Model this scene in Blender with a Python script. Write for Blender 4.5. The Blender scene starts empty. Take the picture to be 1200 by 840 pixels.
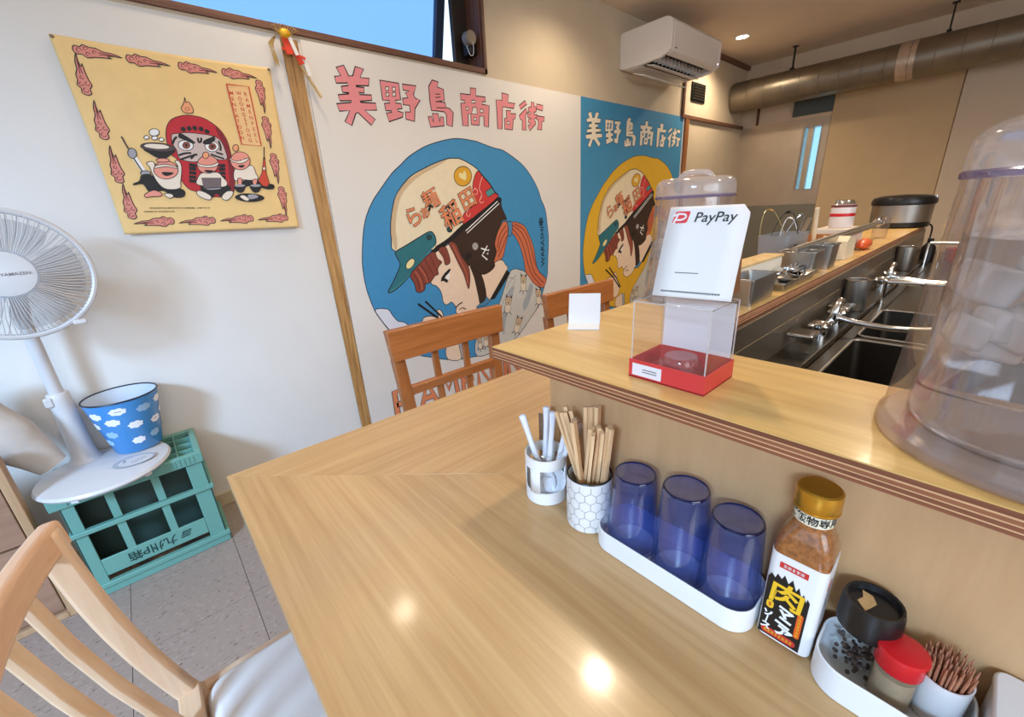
import bpy, bmesh, math, random
from mathutils import Vector, Matrix, geometry
random.seed(7)
SC = bpy.context.scene
COL = SC.collection
PI = math.pi

# ------------------------------------------------------------ camera
cam = bpy.data.cameras.new('camera'); camo = bpy.data.objects.new('camera', cam); COL.objects.link(camo)
RX = Vector((0.74239981, -0.66802352, -0.05086366)); RD = Vector((-0.26036944, -0.21773782, -0.94063702)); RF = Vector((0.61729271, 0.71157208, -0.33558142))
camo.matrix_world = Matrix(((RX.x, -RD.x, -RF.x, 0), (RX.y, -RD.y, -RF.y, 0), (RX.z, -RD.z, -RF.z, 1.14), (0, 0, 0, 1)))
cam.sensor_fit = 'HORIZONTAL'; cam.sensor_width = 36.0; cam.lens = 36.0 * 486.87 / 1200.0
cam.clip_start = 0.01; cam.clip_end = 100
SC.camera = camo

# ------------------------------------------------------------ view, world, daylight
SC.view_settings.view_transform = 'Standard'; SC.view_settings.look = 'None'
SC.view_settings.gamma = 1.0; SC.view_settings.use_curve_mapping = False
SC.view_settings.exposure = 0.2
def lin(c):
    o = []
    for v in c[:3]:
        v = v / 255.0
        o.append(v / 12.92 if v <= 0.04045 else ((v + 0.055) / 1.055) ** 2.4)
    return (o[0], o[1], o[2], 1.0)
wd = bpy.data.worlds.new('sky'); SC.world = wd; wd.use_nodes = True
bg = wd.node_tree.nodes['Background']; bg.inputs[0].default_value = lin((206, 230, 255)); bg.inputs[1].default_value = 1.5
def area(name, loc, target, sx, sy, energy, col):
    l = bpy.data.lights.new(name, 'AREA'); l.shape = 'RECTANGLE'; l.size = sx; l.size_y = sy; l.energy = energy; l.color = col
    o = bpy.data.objects.new(name, l); COL.objects.link(o); o.location = loc
    o.rotation_euler = (Vector(target) - Vector(loc)).to_track_quat('-Z', 'Y').to_euler()
    return o
# daylight entering through the glazed shopfront (left) and the front window (behind the camera)
area('daylight_left', (-2.9, -1.05, 2.85), (0.1, 1.98, 0.7), 0.9, 0.9, 270, (0.42, 0.66, 1.0))
area('daylight_front', (-0.2, -2.45, 1.75), (0.6, 1.2, 0.9), 2.4, 1.2, 34, (0.90, 0.94, 1.0))

# ------------------------------------------------------------ materials
MATS = {}
def _new(name):
    m = bpy.data.materials.new(name); m.use_nodes = True
    return m, m.node_tree, m.node_tree.nodes['Principled BSDF']
def mat(name, rgb=None, rough=0.5, metal=0.0, var=0.04, scale=14.0, bump=0.0, spec=0.5, coat=0.0, emit=0.0, aniso=None):
    if name in MATS: return MATS[name]
    m, nt, b = _new(name)
    b.inputs['Roughness'].default_value = rough; b.inputs['Metallic'].default_value = metal
    b.inputs['Specular IOR Level'].default_value = spec; b.inputs['Coat Weight'].default_value = coat
    c = lin(rgb)
    if var > 0:
        tc = nt.nodes.new('ShaderNodeTexCoord'); n = nt.nodes.new('ShaderNodeTexNoise'); n.inputs['Scale'].default_value = scale; n.inputs['Detail'].default_value = 4
        nt.links.new(tc.outputs['Object'], n.inputs['Vector'])
        r = nt.nodes.new('ShaderNodeValToRGB')
        r.color_ramp.elements[0].position = 0.3; r.color_ramp.elements[1].position = 0.7
        r.color_ramp.elements[0].color = tuple(max(0, v * (1 - var)) for v in c[:3]) + (1,)
        r.color_ramp.elements[1].color = tuple(min(1, v * (1 + var)) for v in c[:3]) + (1,)
        nt.links.new(n.outputs['Fac'], r.inputs['Fac']); nt.links.new(r.outputs['Color'], b.inputs['Base Color'])
        if bump:
            bp = nt.nodes.new('ShaderNodeBump'); bp.inputs['Strength'].default_value = bump; bp.inputs['Distance'].default_value = 0.002
            nt.links.new(n.outputs['Fac'], bp.inputs['Height']); nt.links.new(bp.outputs['Normal'], b.inputs['Normal'])
    else:
        b.inputs['Base Color'].default_value = c
    if emit:
        b.inputs['Emission Color'].default_value = c; b.inputs['Emission Strength'].default_value = emit
    MATS[name] = m
    return m
def wood(name, c1, c2, axis='X', rough=0.45, coat=0.0, fine=60.0, stretch=0.05, contrast=1.0):
    if name in MATS: return MATS[name]
    m, nt, b = _new(name)
    tc = nt.nodes.new('ShaderNodeTexCoord'); mp = nt.nodes.new('ShaderNodeMapping')
    s = [fine, fine, fine]; s['XYZ'.index(axis)] = fine * stretch
    mp.inputs['Scale'].default_value = s
    nt.links.new(tc.outputs['Object'], mp.inputs['Vector'])
    n = nt.nodes.new('ShaderNodeTexNoise'); n.inputs['Scale'].default_value = 1.0; n.inputs['Detail'].default_value = 6; n.inputs['Roughness'].default_value = 0.65; n.inputs['Distortion'].default_value = 0.3
    nt.links.new(mp.outputs['Vector'], n.inputs['Vector'])
    r = nt.nodes.new('ShaderNodeValToRGB'); r.color_ramp.elements[0].position = 0.36; r.color_ramp.elements[1].position = 0.64
    r.color_ramp.elements[0].color = lin(c1); r.color_ramp.elements[1].color = lin(c2)
    nt.links.new(n.outputs['Fac'], r.inputs['Fac'])
    n2 = nt.nodes.new('ShaderNodeTexNoise'); n2.inputs['Scale'].default_value = 0.12; n2.inputs['Detail'].default_value = 2
    nt.links.new(mp.outputs['Vector'], n2.inputs['Vector'])
    mx = nt.nodes.new('ShaderNodeMix'); mx.data_type = 'RGBA'; mx.blend_type = 'OVERLAY'; mx.inputs[0].default_value = 0.25 * contrast
    nt.links.new(r.outputs['Color'], mx.inputs[6]); nt.links.new(n2.outputs['Fac'], mx.inputs[7])
    nt.links.new(mx.outputs[2], b.inputs['Base Color'])
    b.inputs['Roughness'].default_value = rough; b.inputs['Coat Weight'].default_value = coat; b.inputs['Coat Roughness'].default_value = 0.12
    bp = nt.nodes.new('ShaderNodeBump'); bp.inputs['Strength'].default_value = 0.12; bp.inputs['Distance'].default_value = 0.001
    nt.links.new(n.outputs['Fac'], bp.inputs['Height']); nt.links.new(bp.outputs['Normal'], b.inputs['Normal'])
    MATS[name] = m
    return m
def clear(name, tint=(255, 255, 255), gloss=0.12, rough=0.05, haze=0.0, hazec=(235, 225, 215)):
    """thin clear plastic or glass: tinted see-through sheet with a reflecting, slightly hazy face"""
    if name in MATS: return MATS[name]
    m = bpy.data.materials.new(name); m.use_nodes = True; nt = m.node_tree; nt.nodes.clear()
    out = nt.nodes.new('ShaderNodeOutputMaterial'); t = nt.nodes.new('ShaderNodeBsdfTransparent'); g = nt.nodes.new('ShaderNodeBsdfGlossy'); d = nt.nodes.new('ShaderNodeBsdfDiffuse')
    t.inputs[0].default_value = lin(tint); g.inputs['Roughness'].default_value = rough; d.inputs[0].default_value = lin(hazec)
    lw = nt.nodes.new('ShaderNodeLayerWeight'); lw.inputs['Blend'].default_value = 0.35
    mr = nt.nodes.new('ShaderNodeMapRange'); mr.inputs['To Min'].default_value = gloss * 0.3; mr.inputs['To Max'].default_value = min(1, gloss * 3.2)
    nt.links.new(lw.outputs['Facing'], mr.inputs['Value'])
    m1 = nt.nodes.new('ShaderNodeMixShader'); m1.inputs[0].default_value = haze
    m2 = nt.nodes.new('ShaderNodeMixShader')
    nt.links.new(t.outputs[0], m1.inputs[1]); nt.links.new(d.outputs[0], m1.inputs[2])
    nt.links.new(mr.outputs[0], m2.inputs[0]); nt.links.new(m1.outputs[0], m2.inputs[1]); nt.links.new(g.outputs[0], m2.inputs[2])
    nt.links.new(m2.outputs[0], out.inputs[0])
    MATS[name] = m
    return m
def glass(name, rgb=(255, 255, 255), ior=1.33, rough=0.0):
    if name in MATS: return MATS[name]
    m, nt, b = _new(name)
    b.inputs['Base Color'].default_value = lin(rgb); b.inputs['Transmission Weight'].default_value = 1.0; b.inputs['IOR'].default_value = ior; b.inputs['Roughness'].default_value = rough
    MATS[name] = m
    return m
def flecked(name, base, dark, light):
    if name in MATS: return MATS[name]
    m, nt, b = _new(name)
    tc = nt.nodes.new('ShaderNodeTexCoord'); mp = nt.nodes.new('ShaderNodeMapping'); mp.inputs['Scale'].default_value = (55, 160, 60); mp.inputs['Rotation'].default_value = (0, 0, 0.25)
    nt.links.new(tc.outputs['Generated'], mp.inputs['Vector'])
    nt.links.new(tc.outputs['Object'], mp.inputs['Vector'])
    n = nt.nodes.new('ShaderNodeTexNoise'); n.inputs['Scale'].default_value = 1.0; n.inputs['Detail'].default_value = 2; n.inputs['Roughness'].default_value = 0.5
    nt.links.new(mp.outputs['Vector'], n.inputs['Vector'])
    r = nt.nodes.new('ShaderNodeValToRGB'); e = r.color_ramp.elements
    e[0].position = 0.29; e[0].color = lin(dark); e[1].position = 0.36; e[1].color = lin(base)
    x = e.new(0.60); x.color = lin(base); x = e.new(0.68); x.color = lin(light)
    nt.links.new(n.outputs['Fac'], r.inputs['Fac']); nt.links.new(r.outputs['Color'], b.inputs['Base Color']); b.inputs['Roughness'].default_value = 0.55
    MATS[name] = m
    return m

# ------------------------------------------------------------ mesh builder
def ortho(d):
    d = d.normalized(); a = Vector((0, 0, 1)) if abs(d.z) < 0.9 else Vector((1, 0, 0))
    u = d.cross(a).normalized(); return u, d.cross(u).normalized()
class MB:
    def __init__(s): s.v = []; s.f = []; s.m = []; s.mats = []
    def mi(s, m):
        if m not in s.mats: s.mats.append(m)
        return s.mats.index(m)
    def add(s, vs, fs, m):
        k = len(s.v); i = s.mi(m)
        s.v += [tuple(v) for v in vs]; s.f += [tuple(k + j for j in f) for f in fs]; s.m += [i] * len(fs); return s
    def box(s, c, d, m, R=None):
        c = Vector(c); vs = []
        for x in (-.5, .5):
            for y in (-.5, .5):
                for z in (-.5, .5):
                    p = Vector((x * d[0], y * d[1], z * d[2])); vs.append(c + (R @ p if R else p))
        return s.add(vs, [(0, 1, 3, 2), (4, 6, 7, 5), (0, 4, 5, 1), (2, 3, 7, 6), (0, 2, 6, 4), (1, 5, 7, 3)], m)
    def bx(s, x0, x1, y0, y1, z0, z1, m): return s.box(((x0 + x1) / 2, (y0 + y1) / 2, (z0 + z1) / 2), (x1 - x0, y1 - y0, z1 - z0), m)
    def bar(s, p0, p1, w, h, m, up=(0, 0, 1)):
        p0 = Vector(p0); p1 = Vector(p1); d = (p1 - p0); L = d.length; d.normalize(); u = Vector(up)
        sd = d.cross(u).normalized(); u = sd.cross(d).normalized()
        R = Matrix((d, sd, u)).transposed()
        return s.box((p0 + p1) / 2, (L, w, h), m, R)
    def tube(s, pts, r, m, n=10, closed=False, cap=True):
        pts = [Vector(p) for p in pts]; N = len(pts); rs = r if isinstance(r, (list, tuple)) else [r] * N
        vs = []; U = None
        for i, p in enumerate(pts):
            a = pts[(i - 1) % N] if (i or closed) else p; b = pts[(i + 1) % N] if (i < N - 1 or closed) else p
            d = (b - a).normalized()
            if U is None: U, _ = ortho(d)
            U = (U - d * U.dot(d)).normalized(); V = d.cross(U)
            for k in range(n):
                t = 2 * PI * k / n; vs.append(p + (U * math.cos(t) + V * math.sin(t)) * rs[i])
        fs = []
        for i in range(N if closed else N - 1):
            j = (i + 1) % N
            for k in range(n):
                l = (k + 1) % n; fs.append((i * n + k, i * n + l, j * n + l, j * n + k))
        if cap and not closed: fs.append(tuple(range(n))[::-1]); fs.append(tuple(range((N - 1) * n, N * n)))
        return s.add(vs, fs, m)
    def lathe(s, prof, m, n=32, c=(0, 0, 0), M=None, sx=1.0, sy=1.0):
        c = Vector(c); vs = []; fs = []; N = len(prof)
        for r, z in prof:
            for k in range(n):
                t = 2 * PI * k / n; p = Vector((max(r, 1e-5) * math.cos(t) * sx, max(r, 1e-5) * math.sin(t) * sy, z)); vs.append(c + (M @ p if M else p))
        for i in range(N - 1):
            for k in range(n):
                l = (k + 1) % n; fs.append((i * n + k, i * n + l, (i + 1) * n + l, (i + 1) * n + k))
        return s.add(vs, fs, m)
    def cyl(s, p0, p1, r, m, n=16, r2=None): return s.tube([p0, p1], [r, r if r2 is None else r2], m, n)
    def prism(s, poly, z0, z1, m, M=None, top=None):
        n = len(poly); vs = [Vector((x, y, z0)) for x, y in poly] + [Vector((x, y, z1)) for x, y in (top or poly)]
        if M: vs = [M @ v for v in vs]
        fs = [tuple(range(n))[::-1], tuple(range(n, 2 * n))] + [(i, (i + 1) % n, n + (i + 1) % n, n + i) for i in range(n)]
        return s.add(vs, fs, m)
    def ball(s, c, r, m, n=14, k=9, R=None):
        r = (r, r, r) if not isinstance(r, (tuple, list)) else r; c = Vector(c); vs = []; fs = []
        for i in range(k + 1):
            a = PI * i / k
            for j in range(n):
                t = 2 * PI * j / n; p = Vector((max(1e-4, math.sin(a)) * math.cos(t) * r[0], max(1e-4, math.sin(a)) * math.sin(t) * r[1], -math.cos(a) * r[2])); vs.append(c + (R @ p if R else p))
        for i in range(k):
            for j in range(n): l = (j + 1) % n; fs.append((i * n + j, i * n + l, (i + 1) * n + l, (i + 1) * n + j))
        return s.add(vs, fs, m)
    def grid(s, fn, nu, nv, m):
        vs = [fn(i / nu, j / nv) for i in range(nu + 1) for j in range(nv + 1)]
        fs = [(i * (nv + 1) + j, (i + 1) * (nv + 1) + j, (i + 1) * (nv + 1) + j + 1, i * (nv + 1) + j + 1) for i in range(nu) for j in range(nv)]
        return s.add(vs, fs, m)
    def flat(s, pts, fn, m, maxe=None):
        t = [tuple(q) for q in geometry.tessellate_polygon([[Vector((x, y, 0)) for x, y in pts]])]
        P = [Vector(p) for p in pts]
        if maxe:          # split long edges so that a print follows the surface it lies on
            todo, t, mid = t, [], {}
            while todo:
                q = todo.pop(); e = max(((P[q[i]] - P[q[(i + 1) % 3]]).length, i) for i in range(3))
                if e[0] <= maxe: t.append(q); continue
                a, b, c = q[e[1]], q[(e[1] + 1) % 3], q[(e[1] + 2) % 3]; k = (min(a, b), max(a, b))
                if k not in mid: mid[k] = len(P); P.append((P[a] + P[b]) / 2)
                todo += [(a, mid[k], c), (mid[k], b, c)]
        return s.add([fn(p.x, p.y) for p in P], t, m)
    def ribbon(s, pts, w, fn, m, closed=False):
        P = [Vector(p) for p in pts]; N = len(P); L = []; Rr = []
        for i in range(N):
            a = P[i - 1] if (i or closed) else P[i]; b = P[(i + 1) % N] if (i < N - 1 or closed) else P[i]
            d = b - a
            if d.length < 1e-9: d = Vector((1, 0))
            d.normalize(); nn = Vector((-d.y, d.x)) * (w / 2)
            if not closed and i == 0: p = P[i] - d * w * 0.2
            elif not closed and i == N - 1: p = P[i] + d * w * 0.2
            else: p = P[i]
            L.append(p + nn); Rr.append(p - nn)
        vs = [fn(p.x, p.y) for p in L] + [fn(p.x, p.y) for p in Rr]
        fs = [(i, (i + 1) % N, N + (i + 1) % N, N + i) for i in range(N if closed else N - 1)]
        return s.add(vs, fs, m)
    def text(s, body, size, fn, m, bold=0.0, u=0.0, v=0.0, rot=0.0, sx=1.0):
        vs, fs = text2d(body, bold); c, sn = math.cos(rot), math.sin(rot)
        s.add([fn(u + (x * size * sx) * c - y * size * sn, v + (x * size * sx) * sn + y * size * c) for x, y in vs], fs, m); return s
    def build(s, name, parent=None, bevel=0.0, seg=2, sharp=38, smooth=True, loc=None, solid=0.0, sub=0):
        me = bpy.data.meshes.new(name); me.from_pydata(s.v, [], s.f)
        for m in s.mats: me.materials.append(m)
        me.polygons.foreach_set('material_index', s.m)
        bm = bmesh.new(); bm.from_mesh(me)
        if not solid: bmesh.ops.recalc_face_normals(bm, faces=bm.faces)
        for f in bm.faces: f.smooth = smooth
        a = math.radians(sharp)
        for e in bm.edges:
            if len(e.link_faces) == 2 and e.calc_face_angle(0) > a: e.smooth = False
        bm.to_mesh(me); bm.free()
        o = bpy.data.objects.new(name, me); COL.objects.link(o)
        if parent: o.parent = parent
        if loc: o.location = loc
        if bevel:
            b = o.modifiers.new('bevel', 'BEVEL'); b.width = bevel; b.segments = seg; b.limit_method = 'ANGLE'; b.angle_limit = math.radians(35); b.harden_normals = False
        if solid:
            q = o.modifiers.new('solid', 'SOLIDIFY'); q.thickness = solid; q.offset = 0
        if sub:
            q = o.modifiers.new('sub', 'SUBSURF'); q.levels = sub; q.render_levels = sub
        return o
_T = {}
def text2d(body, bold=0.0):
    k = (body, bold)
    if k not in _T:
        c = bpy.data.curves.new('lettering', 'FONT'); c.body = body; c.offset = bold; c.align_x = 'CENTER'; c.align_y = 'CENTER'; c.resolution_u = 3
        o = bpy.data.objects.new('lettering', c); COL.objects.link(o); bpy.context.view_layer.update()
        me = bpy.data.meshes.new_from_object(o.evaluated_get(bpy.context.evaluated_depsgraph_get()))
        _T[k] = ([(v.co.x, v.co.y) for v in me.vertices], [tuple(p.vertices) for p in me.polygons])
        bpy.data.meshes.remove(me); bpy.data.objects.remove(o); bpy.data.curves.remove(c)
    return _T[k]
def tag(o, label=None, cat=None, group=None, kind=None):
    if label: o['label'] = label
    if cat: o['category'] = cat
    if group: o['group'] = group
    if kind: o['kind'] = kind
    return o
def thing(name, label, cat, loc=(0, 0, 0), rz=0.0, group=None):
    o = bpy.data.objects.new(name, None); COL.objects.link(o); o.location = loc; o.rotation_euler = (0, 0, rz); o.empty_display_size = 0.05
    return tag(o, label, cat, group)
def struct(o): o['kind'] = 'structure'; return o
def copy_tree(o, parent=None):
    c = o.copy(); COL.objects.link(c); c.parent = parent
    for ch in list(o.children): copy_tree(ch, c)
    return c
def cat_rom(P, closed=True, k=4):
    n = len(P); out = []
    for i in range(n if closed else n - 1):
        p0 = P[(i - 1) % n] if (closed or i) else P[0]; p1 = P[i]; p2 = P[(i + 1) % n]; p3 = P[(i + 2) % n] if (closed or i < n - 2) else P[n - 1]
        for j in range(k):
            t = j / k; t2 = t * t; t3 = t2 * t
            out.append(tuple(0.5 * (2 * b + (c - a) * t + (2 * a - 5 * b + 4 * c - d) * t2 + (3 * b - a - 3 * c + d) * t3) for a, b, c, d in zip(p0, p1, p2, p3)))
    if not closed: out.append(P[-1])
    return out
def rrect(x0, x1, y0, y1, r, n=5):
    o = []
    for cx, cy, a in ((x1 - r, y1 - r, 0), (x0 + r, y1 - r, 90), (x0 + r, y0 + r, 180), (x1 - r, y0 + r, 270)):
        for i in range(n + 1): t = math.radians(a + 90 * i / n); o.append((cx + r * math.cos(t), cy + r * math.sin(t)))
    return o
def V(*a): return Vector(a)
def rotz(a): return Matrix.Rotation(a, 3, 'Z')
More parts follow.
